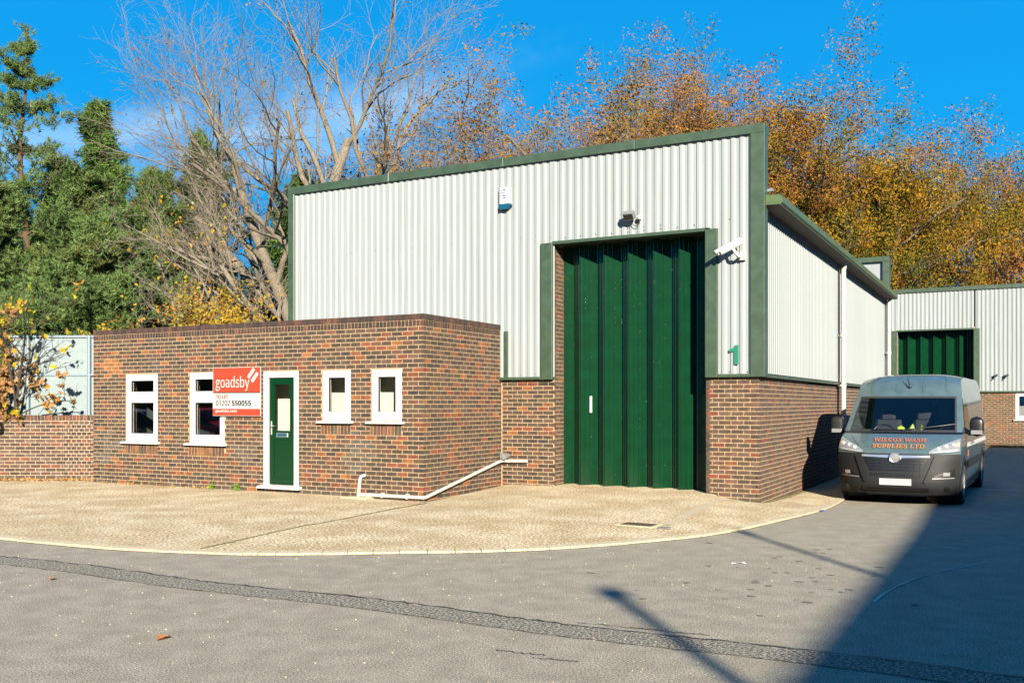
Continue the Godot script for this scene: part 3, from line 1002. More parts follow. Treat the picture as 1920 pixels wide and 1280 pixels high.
func site() -> void:
	var g := Geo.new()
	g.quad(Vector3(-400, -0.32, 400), Vector3(400, -0.32, 400), Vector3(400, -0.32, -400), Vector3(-400, -0.32, -400))
	structure("ground", g.done(), M.soil)
	# road and yard
	g = Geo.new()
	var rows := []
	for k in 75:
		var z := 48.0 - k
		var row := []
		for q in 58: row.append(Vector3(-42.0 + q, ground_y(z), z))
		rows.append(row)
	g.sheet(rows)
	structure("road", g.done(), M.asphalt)
	# concrete apron: outer edge, inner edge, height at the inner edge
	var e := [[-24, 4.2, -24, 0, .05], [-20, 5.7, -20, 1, .05], [-16, 7.2, -16, 1.5, .05], [-12, 8.15, -12.6, 2.4, .05], [-9, 8.42, -10.5, 2.4, .05], [-7.19, 8.4, -9, 2.4, .05], [-5.34, 8.33, -7.5, 2.4, .05], [-4.0, 8.05, -6, 2.4, .04], [-3.33, 7.77, -4.8, 2.4, .025], [-2.46, 7.22, -4.75, 1.2, .075], [-1.49, 6.57, -4.7, -.1, .13], [-.77, 5.87, -3.6, -.75, .15], [-.19, 5.02, -1.8, -.75, .145], [.22, 4.27, -.95, -.75, .13], [.54, 3.21, -.75, -.1, .09], [.77, 1.72, -.3, -.1, .02], [.89, 0.0, -.1, -.3, -.01], [.83, -2.0, -.1, -2, -.05], [.77, -4.6, -.1, -4.6, -.085], [.75, -9, -.1, -9, -.09], [.75, -16.5, -.1, -16.5, -.08]]
	var fine := []
	for k in e.size() - 1:
		for s in 4:
			var p0: Array = e[maxi(k - 1, 0)]
			var p1: Array = e[k]
			var p2: Array = e[k + 1]
			var p3: Array = e[mini(k + 2, e.size() - 1)]
			var row := []
			for q in 5: row.append(cubic_interpolate(p1[q], p2[q], p0[q], p3[q], s / 4.0) if q < 2 else lerpf(p1[q], p2[q], s / 4.0))
			fine.append(row)
	rows = []
	var bump := FastNoiseLite.new()
	bump.frequency = 0.5
	for f in fine:
		var row := []
		var o := Vector3(f[0], ground_y(f[1]) + 0.032, f[1])
		var n := Vector3(f[2], f[4], f[3])
		for q in 13:
			var t := 1.0 - q / 12.0
			var p := o.lerp(n, t)
			p.y += 0.025 * sin(PI * t) * (0.4 + bump.get_noise_2d(p.x, p.z))
			row.append(p)
		rows.append(row)
	g = Geo.new()
	g.sheet(rows)
	var apron := structure("concrete_apron", g.done(), M.concrete)
	# edging stones along the curve
	var run := 0.0
	var st := []
	for k in fine.size():
		var p := Vector3(fine[k][0], ground_y(fine[k][1]), fine[k][1])
		var q := Vector3(fine[mini(k + 1, fine.size() - 1)][0], 0, fine[mini(k + 1, fine.size() - 1)][1]) - Vector3(fine[maxi(k - 1, 0)][0], 0, fine[maxi(k - 1, 0)][1])
		var out := Vector3(-q.z, 0, q.x).normalized()
		st.append([p, out])
	for k in st.size() - 1:
		var a: Vector3 = st[k][0]
		var b: Vector3 = st[k + 1][0]
		var parts := maxi(1, int(round(a.distance_to(b) / 0.9)))
		for s in parts:
			var f0 := (s + 0.0) / parts
			var f1 := (s + 1.0) / parts
			var d := (b - a).normalized() * 0.004
			var pa := a.lerp(b, f0) + d
			var pb := a.lerp(b, f1) - d
			var oa: Vector3 = (st[k][1] as Vector3).lerp(st[k + 1][1], f0).normalized() * 0.125
			var ob: Vector3 = (st[k][1] as Vector3).lerp(st[k + 1][1], f1).normalized() * 0.125
			var up := Vector3.UP * (0.036 + rng.randf_range(-0.004, 0.006))
			var dn := Vector3.DOWN * 0.1
			var kg := Geo.new()
			kg.quad(pb + ob * 1.06 + dn, pa + oa * 1.06 + dn, pa + oa + up * 0.75, pb + ob + up * 0.75)
			kg.quad(pb + ob + up * 0.75, pa + oa + up * 0.75, pa + up, pb + up)
			kg.quad(pa + oa + dn, pa + dn, pa + up, pa + oa + up * 0.75)
			kg.quad(pb + dn, pb + ob + dn, pb + ob + up * 0.75, pb + up)
			part(apron, "edging_stone", kg.done(), M.kerb)
	var foot := []
	for k in range(4, st.size() - 1):
		foot.append((st[k][0] as Vector3) + (st[k][1] as Vector3) * 0.142 + Vector3(0, 0.005, 0))
	ribbon(apron, "dirt_line", foot, 0.014, M.moss_dirt, 0.7, [])
	# moss in the joints of the slab
	ribbon(apron, "mossy_joint", [Vector3(-4.2, 0.053, 8.05), Vector3(-4.35, 0.055, 6.5), Vector3(-4.5, 0.055, 5.0), Vector3(-4.62, 0.05, 3.6), Vector3(-4.68, 0.048, 2.75)], 0.032, M.moss, 0.45, rows)
	ribbon(apron, "drain_channel", [Vector3(-0.27, 0.06, 3.86), Vector3(-0.36, 0.07, 2.4), Vector3(-0.47, 0.09, 0.9), Vector3(-0.5, 0.1, 0.12)], 0.075, M.kerb, 0.05, rows)
	ribbon(apron, "mossy_edge", [Vector3(0.02, 0.02, -0.02), Vector3(0.06, 0.0, -1.2), Vector3(0.05, -0.02, -2.4), Vector3(0.05, -0.04, -3.6)], 0.07, M.moss, 0.5, rows)
	# trench reinstatement across the road
	var top := []
	for k in 61:
		var x := -12.0 + k * 0.3
		top.append(Vector3(x, 0.004, 9.48 + 0.04 * sin(x * 1.7) + rng.randf_range(-0.012, 0.012)))
	var road := get_node("road")
	ribbon(road, "trench_patch", top, 0.17, M.patched_asphalt, 0.06, [])
	var seam := []
	var seam2 := []
	for k in 241:
		var x := -12.0 + k * 0.075
		var z := 9.48 + 0.04 * sin(x * 1.7)
		seam.append(Vector3(x, 0.008, z - 0.18 + rng.randf_range(-0.02, 0.02)))
		seam2.append(Vector3(x, 0.008, z + 0.18 + rng.randf_range(-0.012, 0.012)))
	ribbon(road, "crack", seam, 0.017, M.tar, 0.9, [])
	ribbon(road, "crack", seam2, 0.006, M.tar, 0.95, [])
	for c in [[0.9, 9.25, 0.9], [1.3, 9.22, 0.6], [0.75, 10.25, 0.35], [1.05, 10.3, 0.3]]:
		var cr := []
		for k in 16: cr.append(Vector3(c[0] + c[2] * k / 15.0, 0.008, c[1] - 0.05 * k / 15.0 + rng.randf_range(-0.02, 0.02)))
		ribbon(road, "crack", cr, 0.009, M.tar, 0.9, [])
	# loose grit
	g = Geo.new()
	for k in 420:
		var z := rng.randf_range(5.5, 11.5)
		var e2 := rng.randf_range(0.003, 0.008)
		g.box(Vector3(rng.randf_range(-6.0, 3.4), ground_y(z) + e2 * 0.4, z), Vector3(e2 * 1.4, e2, e2), Basis(Vector3.UP, rng.randf_range(0, 3.0)))
	part(road, "loose_grit", g.done(), M.kerb).set_meta("kind", "stuff")
	# drips of oil
	g = Geo.new()
	for k in 46:
		var p := Vector3(rng.randf_range(0.6, 2.9), 0.005, rng.randf_range(4.6, 8.4))
		if k < 26: p = Vector3(1.7 + rng.randfn(0, 0.5), 0.005, 6.6 + rng.randfn(0, 0.8))
		p.y = ground_y(p.z) + 0.005
		blot(g, p, rng.randf_range(0.01, 0.036), 0.5)
	part(road, "oil_drips", g.done(), M.stain).set_meta("kind", "stuff")
	var ch := [Vector3(2.74, 0.006, 7.44), Vector3(2.76, 0.006, 7.1), Vector3(2.82, 0.006, 6.62), Vector3(2.94, 0.006, 6.1), Vector3(3.1, 0.006, 5.61), Vector3(3.3, 0.006, 5.2), Vector3(3.49, 0.006, 4.8)]
	ribbon(road, "chalk_line", ch, 0.016, M.chalk, 0.85, [])
	var pl := []
	for k in 9: pl.append(Vector3(3.0 + k * 0.4, ground_y(-6.3) + 0.006, -6.0 - k * 0.05))
	ribbon(road, "painted_line", pl, 0.05, M.chalk, 0.25, [])

# uneven strip that follows points on a surface; when rows of the slab are given it lies on the slab
func ribbon(parent: Node, called: String, pts: Array, half: float, m: Material, ragged: float, rows: Array) -> void:
	var line := []
	for k in pts.size() - 1:
		var steps := maxi(1, int((pts[k] as Vector3).distance_to(pts[k + 1]) / 0.12))
		for s in steps: line.append((pts[k] as Vector3).lerp(pts[k + 1], s / float(steps)))
	line.append(pts[-1])
	var g := Geo.new()
	var grid := []
	for k in line.size():
		var p: Vector3 = line[k]
		var d: Vector3 = (line[mini(k + 1, line.size() - 1)] - line[maxi(k - 1, 0)])
		var side := Vector3(-d.z, 0, d.x).normalized() * half
		var a := p - side * rng.randf_range(1.0 - ragged, 1.0)
		var b := p + side * rng.randf_range(1.0 - ragged, 1.0)
		if rows.size():
			a.y = slab_y(rows, a) + 0.004
			b.y = slab_y(rows, b) + 0.004
			p.y = slab_y(rows, p) + 0.006
		grid.append([b, p, a])
	g.sheet(grid)
	part(parent, called, g.done(), m)

func slab_y(rows: Array, p: Vector3) -> float:
	var best := 1e9
	var y := p.y
	var w := 0.0
	var sum := 0.0
	for r in rows:
		if absf(r[0].x - p.x) > 9.0 : continue
		for q: Vector3 in r:
			var d := (q.x - p.x) * (q.x - p.x) + (q.z - p.z) * (q.z - p.z)
			if d < 0.5:
				var k := 1.0 / (d * d + 0.0002)
				w += k
				sum += k * q.y
	return sum / w if w > 0.0 else y

func blot(g: Geo, p: Vector3, r: float, squash: float) -> void:
	var a0 := rng.randf_range(0, TAU)
	var pts := []
	for k in 9:
		var a := a0 + TAU * k / 9.0
		var q := r * rng.randf_range(0.55, 1.2)
		pts.append(p + Vector3(cos(a) * q * 1.5, 0, sin(a) * q * (1.0 - squash * 0.3)))
	for k in 9: g.tri(p, pts[(k + 1) % 9], pts[k])

func main_unit() -> void:
	var u := thing("warehouse_unit", "grey clad warehouse with green trims and tall green folding door", "warehouse", Vector3.ZERO)
	unit_front(u, -9.9, 0.0, -3.72, -0.888, 0.0, -4.8, false)
	var g: Geo
	# corner trims
	g = Geo.new()
	g.bar(Vector3(-0.01, (2.075 + 6.05) * 0.5, -0.02), Vector3(0.24, 6.05 - 2.075, 0.24), 0.014)
	part(u, "corner_trim", g.done(), M.green_trim)
	g = Geo.new()
	g.bar(Vector3(-9.845, (2.9 + 6.05) * 0.5, -0.02), Vector3(0.17, 6.05 - 2.9, 0.24), 0.014)
	part(u, "corner_trim", g.done(), M.green_trim)
	g = Geo.new()
	g.bar(Vector3(-4.685, (2.126 + 2.98) * 0.5, 0.05), Vector3(0.09, 2.98 - 2.126, 0.06), 0.008)
	part(u, "abutment_trim", g.done(), M.green_trim)
	# side wall to the lane
	var w := part(u, "side_wall", Geo.new().done(), M.mortar)
	g = Geo.new()
	g.span(Vector3(-0.28, -0.35, -16.0), Vector3(0.0, 2.105, -0.281))
	w.mesh = g.done()
	lay(w, Vector3(0.0, 0, 0.003), Vector3.FORWARD, Vector3.RIGHT, 16.0, -0.2, 2.105, PIER_TONES, [], 0.2125, 0.075, 0.1)
	g = Geo.new()
	g.span(Vector3(-0.25, 2.106, -15.98), Vector3(-0.01, 5.0, -0.23))
	part(u, "side_backing", g.done(), M.dark_metal)
	var cl := Node3D.new()
	cl.name = "side_cladding"
	u.add_child(cl)
	clad(cl, Vector3(0.02, 0, -0.14), PI / 2, 15.75, 2.14, 4.98)
	g = Geo.new()
	g.span(Vector3(-0.02, 2.07, -16.0), Vector3(0.085, 2.12, -0.141))
	part(u, "side_flashing", g.done(), M.green_trim)
	# box gutter, its soffit
	g = Geo.new()
	g.plate(PackedVector2Array([Vector2(0.03, 4.88), Vector2(0.345, 4.872), Vector2(0.375, 4.9), Vector2(0.375, 5.0), Vector2(0.35, 5.03), Vector2(0.05, 5.05)]), 16.1, Transform3D(Basis.IDENTITY, Vector3(0, 0, -0.01)))
	part(u, "gutter", g.done(), M.gutter_green)
	g = Geo.new()
	g.span(Vector3(0.035, 4.866, -16.0), Vector3(0.31, 4.871, -0.06))
	part(u, "soffit", g.done(), M.soffit)
	# roof behind the parapet, left wall, back wall with its own parapet
	g = Geo.new()
	g.quad(Vector3(0.04, 5.04, -0.23), Vector3(0.04, 5.04, -15.9), Vector3(-4.95, 5.75, -15.9), Vector3(-4.95, 5.75, -0.23))
	g.quad(Vector3(-4.95, 5.75, -0.23), Vector3(-4.95, 5.75, -15.9), Vector3(-9.9, 5.04, -15.9), Vector3(-9.9, 5.04, -0.23))
	part(u, "roof", g.done(), M.grey_metal)
	g = Geo.new()
	g.span(Vector3(-9.9, -0.3, -15.98), Vector3(-9.65, 5.03, -0.281))
	part(u, "far_side_wall", g.done(), M.cladding0)
	g = Geo.new()
	g.span(Vector3(-9.9, -0.3, -16.25), Vector3(0.06, 6.05, -16.001))
	part(u, "back_wall", g.done(), M.cladding1)
	g = Geo.new()
	g.bar(Vector3(-4.9, 6.125, -16.08), Vector3(10.1, 0.15, 0.4), 0.012)
	part(u, "parapet_cap", g.done(), M.green_trim)
	g = Geo.new()
	g.bar(Vector3(0.045, 5.5, -16.08), Vector3(0.2, 1.099, 0.38), 0.012)
	part(u, "corner_trim", g.done(), M.green_trim)
	g = Geo.new()
	g.rod(Vector3(0.06, 5.12, -0.12), Vector3(0.2, 5.14, -0.12), 0.035)
	part(u, "overflow_pipe", g.done(), M.grey_metal)
	finish_bricks(u, 300)

func rear_unit() -> void:
	var u := thing("warehouse_unit", "clad warehouse across the end of the lane, partly hidden by the van", "warehouse", Vector3.ZERO)
	var z := -25.5
	unit_front(u, -1.75, 12.0, -0.66, 2.1, z, 2.1, true, [Rect2(3.54, 1.04, 1.0, 1.0)])
	house_window(u, "window", 3.54, 4.54, 1.04, 2.04, z, 0.09, 0.0, false)
	var g := Geo.new()
	g.span(Vector3(-1.75, -0.3, z - 6), Vector3(12, 5.9, z - 0.75))
	part(u, "back_body", g.done(), M.cladding0)
	for x in [2.88, 3.25]:
		g = Geo.new()
		g.bar(Vector3(x, 2.72, z + 0.13), Vector3(0.13, 0.07, 0.14), 0.01, Basis(Vector3.BACK, 0.35))
		g.rod(Vector3(x - 0.05, 2.66, z + 0.07), Vector3(x - 0.08, 2.58, z + 0.18), 0.02, 6)
		part(u, "vent_cowl", g.done(), M.dark_metal)
	finish_bricks(u, 120)

func office() -> void:
	var x0 := -12.78
	var x1 := -4.82
	var z := 2.65
	var top := 3.11
	var u := thing("brick_office", "single storey flat roofed brick office with white windows", "office", Vector3.ZERO)
	var holes := [Rect2(-11.84, 0.9, 0.89, 1.31), Rect2(-10.1, 0.9, 0.895, 1.32), Rect2(-8.25, 0.14, 0.81, 2.07), Rect2(-6.92, 1.345, 0.62, 0.865), Rect2(-5.87, 1.345, 0.62, 0.865)]
	var w := part(u, "front_wall", slab(x0, x1, -0.2, top - 0.004, z, 0.26, holes).done(), M.mortar)
	var sw := part(u, "side_wall", Geo.new().done(), M.mortar)
	var g := Geo.new()
	g.span(Vector3(x1 - 0.26, -0.2, 0.0), Vector3(x1 - 0.0005, top - 0.004, z - 0.2605))
	sw.mesh = g.done()
	g = Geo.new()
	g.span(Vector3(x0 + 0.0005, -0.2, -4.0), Vector3(x0 + 0.26, top - 0.004, z - 0.2605))
	g.span(Vector3(x0 + 0.2605, -0.2, -4.0), Vector3(-9.95, top - 0.004, -3.75))
	part(u, "far_wall", g.done(), M.mortar)
	var split := 2.9
	var lh := []
	var under := []
	for h: Rect2 in holes:
		lh.append(Rect2(h.position.x - x0, h.position.y, h.size.x, h.size.y))
		if h.position.y > 0.5:
			var line: float = split - round((split - h.position.y + 0.03) / 0.075) * 0.075
			var s := Rect2(h.position.x - x0 - 0.02, line - 0.225, h.size.x + 0.02, 0.225)
			lh.append(s)
			under.append(s)
	lay(w, Vector3(x0, 0, z), Vector3.RIGHT, Vector3.BACK, x1 - x0 + 0.004, -0.15, split, OFFICE_TONES, lh)
	for s in under: soldiers(w, Vector3(x0, 0, z), Vector3.RIGHT, Vector3.BACK, s.position.x, s.end.x, s.position.y, s.end.y, [[0.19, 0.08, 0.045, 3], [0.09, 0.068, 0.05, 3], [0.24, 0.11, 0.04, 2]])
	lay(sw, Vector3(x1, 0, z + 0.003), Vector3.FORWARD, Vector3.RIGHT, 2.65, -0.15, split, OFFICE_TONES, [], 0.2125, 0.075, 0.1)
	# two rows of bricks on edge as coping
	for r in [[split, 3.005, 0.0], [3.006, top, 0.008]]:
		soldiers(w, Vector3(x0, 0, z + r[2]), Vector3.RIGHT, Vector3.BACK, 0.0, x1 - x0 + 0.006, r[0], r[1], COPING_TONES)
		soldiers(sw, Vector3(x1 + r[2], 0, z + 0.003), Vector3.FORWARD, Vector3.RIGHT, 0.0, 2.66, r[0], r[1], COPING_TONES)
	# roof, floor, ceiling and partitions so that the rooms are closed
	g = Geo.new()
	g.span(Vector3(x0 + 0.261, 2.75, -3.7), Vector3(x1 - 0.261, 2.9, z - 0.261))
	part(u, "roof", g.done(), M.grey_metal)
	g = Geo.new()
	g.span(Vector3(x0 + 0.261, -0.15, -3.7), Vector3(x1 - 0.261, 0.16, z - 0.262))
	part(u, "floor", g.done(), M.carpet)
	g = Geo.new()
	g.span(Vector3(x0 + 0.262, 2.6, -3.6), Vector3(x1 - 0.262, 2.7, z - 0.263))
	g.span(Vector3(-8.519, 0.161, 0.02), Vector3(x1 - 0.262, 2.599, 0.12))
	g.span(Vector3(-8.62, 0.161, -3.6), Vector3(-8.52, 2.599, z - 0.264))
	g.span(Vector3(-8.519, 0.161, 2.05), Vector3(x1 - 0.263, 2.599, 2.13))
	g.span(Vector3(-7.2, 0.161, 2.131), Vector3(-7.12, 2.599, z - 0.264))
	g.span(Vector3(-6.1, 0.161, 2.131), Vector3(-6.04, 2.599, z - 0.264))
	part(u, "inner_wall", g.done(), M.plaster)
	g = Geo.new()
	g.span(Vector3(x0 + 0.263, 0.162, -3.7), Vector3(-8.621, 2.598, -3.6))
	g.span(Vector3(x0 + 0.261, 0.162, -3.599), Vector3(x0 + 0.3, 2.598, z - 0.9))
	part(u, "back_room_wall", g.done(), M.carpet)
	house_window(u, "window", -11.83, -10.955, 0.905, 2.205, z, 0.09, 1.76)
	house_window(u, "window", -10.09, -9.21, 0.905, 2.215, z, 0.09, 1.76)
	house_window(u, "window", -6.912, -6.308, 1.35, 2.205, z)
	house_window(u, "window", -5.862, -5.258, 1.35, 2.205, z)
	# entrance door
	var d := Node3D.new()
	d.name = "entrance_door"
	u.add_child(d)
	g = Geo.new()
	g.bar(Vector3(-8.19, 1.175, z - 0.03), Vector3(0.105, 2.06, 0.1), 0.008)
	g.bar(Vector3(-7.492, 1.175, z - 0.03), Vector3(0.095, 2.06, 0.1), 0.008)
	g.span(Vector3(-8.137, 2.1, z - 0.08), Vector3(-7.54, 2.205, z + 0.018))
	part(d, "frame", g.done(), M.upvc)
	g = Geo.new()
	g.plate(PackedVector2Array([Vector2(-0.05, -0.03), Vector2(0.1, -0.035), Vector2(0.1, 0.005), Vector2(-0.05, 0.03)]), 0.96, Transform3D(Basis(Vector3.BACK, Vector3.UP, Vector3.LEFT), Vector3(-8.325, 0.155, z)))
	part(d, "threshold", g.done(), M.upvc)
	var zl := z - 0.02
	g = Geo.new()
	for e in [[-8.134, 0.2, -8.03, 2.095], [-7.64, 0.2, -7.543, 2.095], [-8.029, 1.99, -7.641, 2.095], [-8.029, 0.99, -7.641, 1.14], [-8.029, 0.2, -7.641, 0.31]]:
		g.span(Vector3(e[0], e[1], zl - 0.05), Vector3(e[2], e[3], zl))
	g.span(Vector3(-8.029, 0.311, zl - 0.045), Vector3(-7.641, 0.989, zl - 0.012))
	part(d, "leaf", g.done(), M.front_door_green)
	g = Geo.new()
	for e in [[-8.029, 1.141, -8.017, 1.989], [-7.653, 1.141, -7.641, 1.989], [-8.016, 1.141, -7.654, 1.153], [-8.016, 1.977, -7.654, 1.989]]:
		g.span(Vector3(e[0], e[1], zl - 0.03), Vector3(e[2], e[3], zl + 0.006))
	part(d, "glazing_bead", g.done(), M.front_door_green)
	g = Geo.new()
	g.span(Vector3(-8.016, 1.154, zl - 0.026), Vector3(-7.654, 1.976, zl - 0.022))
	part(d, "pane", g.done(), M.glass)
	g = Geo.new()
	g.bar(Vector3(-7.83, 1.075, zl + 0.006), Vector3(0.27, 0.075, 0.014), 0.005)
	var lb := part(d, "letter_box", g.done(), M.steel)
	g = Geo.new()
	g.bar(Vector3(-7.83, 1.078, zl + 0.016), Vector3(0.21, 0.045, 0.008), 0.003)
	part(lb, "flap", g.done(), M.alarm_blue)
	g = Geo.new()
	g.bar(Vector3(-8.085, 1.2, zl + 0.007), Vector3(0.034, 0.24, 0.014), 0.005)
	g.rod(Vector3(-8.085, 1.23, zl + 0.01), Vector3(-8.085, 1.23, zl + 0.055), 0.01, 8)
	g.rod(Vector3(-8.09, 1.23, zl + 0.05), Vector3(-7.97, 1.235, zl + 0.05), 0.01, 8)
	part(d, "handle", g.done(), M.steel)
	finish_bricks(u, 300)
	# agents' board
	var b := thing("letting_board", "red and white letting board screwed between window and green door", "sign", Vector3(-9.445, 1.41, z + 0.05))
	g = Geo.new()
	g.span(Vector3(0, 0, -0.012), Vector3(1.172, 0.888, 0.0))
	part(b, "panel", g.done(), M.sign_white)
	g = Geo.new()
	for x in [0.08, 1.0]: g.span(Vector3(x, 0.05, -0.046), Vector3(x + 0.05, 0.84, -0.0125))
	part(b, "batten", g.done(), M.grey_metal)
	g = Geo.new()
	g.span(Vector3(0.012, 0.432, 0.0005), Vector3(1.16, 0.88, 0.003))
	part(b, "red_field", g.done(), M.sign_red)
	g = Geo.new()
	g.span(Vector3(0.0, 0.008, 0.0005), Vector3(1.16, 0.13, 0.003))
	part(b, "red_band", g.done(), M.sign_red)
	g = Geo.new()
	g.span(Vector3(0.012, 0.418, 0.0005), Vector3(1.16, 0.431, 0.0035))
	part(b, "rule", g.done(), M.sign_ink)
	print_text(b, "goadsby", "goadsby", Vector3(0.075, 0.535, 0.0032), 0.83, 0.27, M.sign_white, "sans", false, 0.011)
	print_text(b, "to_let", "TO LET", Vector3(0.085, 0.314, 0.0005), 0.295, 0.07, M.sign_red, "sans", true)
	print_text(b, "phone_code", "01202", Vector3(0.085, 0.185, 0.0005), 0.345, 0.1, M.sign_ink, "sans", false)
	print_text(b, "phone_number", "550055", Vector3(0.475, 0.185, 0.0005), 0.465, 0.1, M.sign_ink, "sans", true, 0.004)
	print_text(b, "web_address", "goadsby.com", Vector3(0.07, 0.052, 0.0032), 0.53, 0.066, M.sign_white, "sans", true)
	g = Geo.new()
	for p in [Vector2(0.945, 0.775), Vector2(1.03, 0.7)]:
		pill(g, p, 0.036, 0.088, deg_to_rad(-42), 0.0032)
	part(b, "emblem", g.done(), M.sign_white)

func pill(g: Geo, p: Vector2, r: float, half: float, turn: float, z: float) -> void:
	var pts := PackedVector2Array()
	for k in 16:
		var a := TAU * k / 16.0
		var q := Vector2(cos(a) * r, sin(a) * r * 0.6 + (half if sin(a) > 0 else -half)).rotated(turn)
		pts.append(p + q)
	g.plate(pts, 0.0005, Transform3D(Basis.IDENTITY, Vector3(0, 0, z + 0.0008)))

# flat lettering scaled to a width and a height of its capitals or x-height box
func print_text(parent: Node, called: String, text: String, at: Vector3, width: float, height: float, m: Material, face: String, bold: bool, weight := 0.0) -> MeshInstance3D:
	var f := SystemFont.new()
	f.font_names = PackedStringArray(["Droid Serif" if face == "serif" else "Droid Sans"])
	if bold: f.font_weight = 700
	var t := TextMesh.new()
	t.font = f
	t.text = text
	t.font_size = 64
	t.pixel_size = 0.01
	t.depth = 0.05
	t.curve_step = 1.0
	t.horizontal_alignment = HORIZONTAL_ALIGNMENT_LEFT
	var box := t.get_aabb()
	var o := part(parent, called, t, m)
	var s := Vector3(width / box.size.x, height / box.size.y, 0.08)
	o.scale = s
	o.position = at + Vector3(-box.position.x * s.x, -box.position.y * s.y, 0.003)
	if text == "goadsby": o.position.y = at.y - 0.08 - box.position.y * s.y
	return o

func boundary() -> void:
	var a := Vector3(-13.0, 0, 2.21)
	var U := Vector3(0.882, 0, -0.471)
	var N := Vector3(0.471, 0, 0.882)
	var length := 6.0
	var P := a - U * length
	var w := thing("garden_wall", "low weathered brick boundary wall left of the office", "wall", Vector3.ZERO)
	var g := Geo.new()
	g.box(P + U * length * 0.5 + Vector3(0, 0.62, 0) - N * 0.11, Vector3(length, 1.54, 0.22), Basis(U, Vector3.UP, N))
	var body := part(w, "wall_core", g.done(), M.pale_mortar)
	lay(body, P, U, N, length - 0.85, -0.1, 1.275, OLD_TONES)
	lay(body, P + U * (length - 0.853), U, N, 0.853, -0.1, 1.275, OLD_TONES, [], 0.108)
	soldiers(body, P + N * 0.004, U, N, 0.0, length, 1.28, 1.4, [[0.17, 0.06, 0.035, 3], [0.11, 0.06, 0.045, 2], [0.07, 0.045, 0.035, 2], [0.22, 0.08, 0.04, 1]])
	finish_bricks(w, 300)
	# steel hoarding behind it
	var f := thing("steel_hoarding", "pale blue grey steel hoarding panels above the low wall", "fence", Vector3.ZERO)
	var B := Basis(U, Vector3.UP, N)
	var R := Vector3(-13.78, 0, 1.82)
	for s in [[-0.02, 1.4], [1.42, 1.85]]:
		for y in [[0.3, 2.24], [2.27, 3.05]]:
			g = Geo.new()
			g.box(R - U * ((s[0] + s[1]) * 0.5) + Vector3(0, (y[0] + y[1]) * 0.5, 0), Vector3(s[1] - s[0], y[1] - y[0], 0.03), B)
			part(f, "panel", g.done(), M.fence_panel)
	g = Geo.new()
	g.box(R - U * 0.92 + Vector3(0, 3.075, 0.02), Vector3(1.88, 0.045, 0.07), B)
	part(f, "top_rail", g.done(), M.fence_post)
	g = Geo.new()
	g.box(R - U * 0.72 + Vector3(0, 2.255, 0) + N * 0.025, Vector3(1.36, 0.05, 0.03), B)
	part(f, "mid_rail", g.done(), M.fence_post)
	for s in [0.1, 1.41]:
		g = Geo.new()
		g.rod(R - U * s + N * 0.07 + Vector3(0, 0.1, 0), R - U * s + N * 0.07 + Vector3(0, 3.09, 0), 0.038, 12)
		var post := part(f, "post", g.done(), M.fence_post)
		g = Geo.new()
		g.box(R - U * (s - 0.06) + N * 0.06 + Vector3(0, 2.25, 0), Vector3(0.2, 0.03, 0.05), B)
		part(post, "clamp", g.done(), M.steel)

func opposite() -> void:
	# the unit across the lane, whose eaves throw the long shadow on the road
	var o := thing("facing_unit", "brick and sheet unit across the lane, outside the picture on the right", "warehouse", Vector3.ZERO)
	var g := Geo.new()
	g.span(Vector3(15.45, -0.2, -9.5), Vector3(30, 2.1, 46))
	part(o, "brick_plinth", g.done(), M.mortar)
	g = Geo.new()
	g.span(Vector3(15.5, 2.101, -9.5), Vector3(30, 7.85, 46))
	part(o, "cladding", g.done(), M.cladding0)
	g = Geo.new()
	g.span(Vector3(15.05, 7.851, -9.6), Vector3(30, 8.0, 46.1))
	part(o, "eaves", g.done(), M.green_trim)
	for p in [[Vector3(13.1, 0, 23.95), 8.0, 0.075, "tall grey lamp post at the near end of the lane, outside the picture"], [Vector3(13.1, 0, 19.54), 8.0, 0.05, "thin grey lamp post further along the lane, outside the picture"]]:
		var l := thing("lamp_post", p[3], "lamp post", p[0], 0, "lamp posts on the lane")
		g = Geo.new()
		g.tube(PackedVector3Array([Vector3.ZERO, Vector3(0, 1.2, 0), Vector3(0, 1.25, 0), Vector3(0, p[1] - 0.15, 0)]), PackedFloat32Array([p[2] * 1.6, p[2] * 1.6, p[2], p[2] * 0.9]), 12, true)
		part(l, "column", g.done(), M.grey_metal)
		g = Geo.new()
		g.bar(Vector3(0, p[1] - 0.07, 0), Vector3(p[2] * 2.6, 0.14, p[2] * 3.0), 0.02)
		part(l, "lantern", g.done(), M.grey_metal)
	# hedge that the office windows mirror
	cypress("hedge_tree", "dark evergreen of the hedge across the road, outside the picture", Vector3(-46.0, -0.3, 20.0), 7.5, 2.0, 300, Vector3.ZERO, "hedge trees across the road")
	var first := get_node("hedge_tree")
	for k in range(1, 7):
		var o2 := first.duplicate()
		o2.name = numbered("hedge_tree")
		add_child(o2)
		o2.position = Vector3(-46.0 + k * 3.2, -0.3, 20.0 + k * 3.4)
		o2.rotation.y = k * 1.3

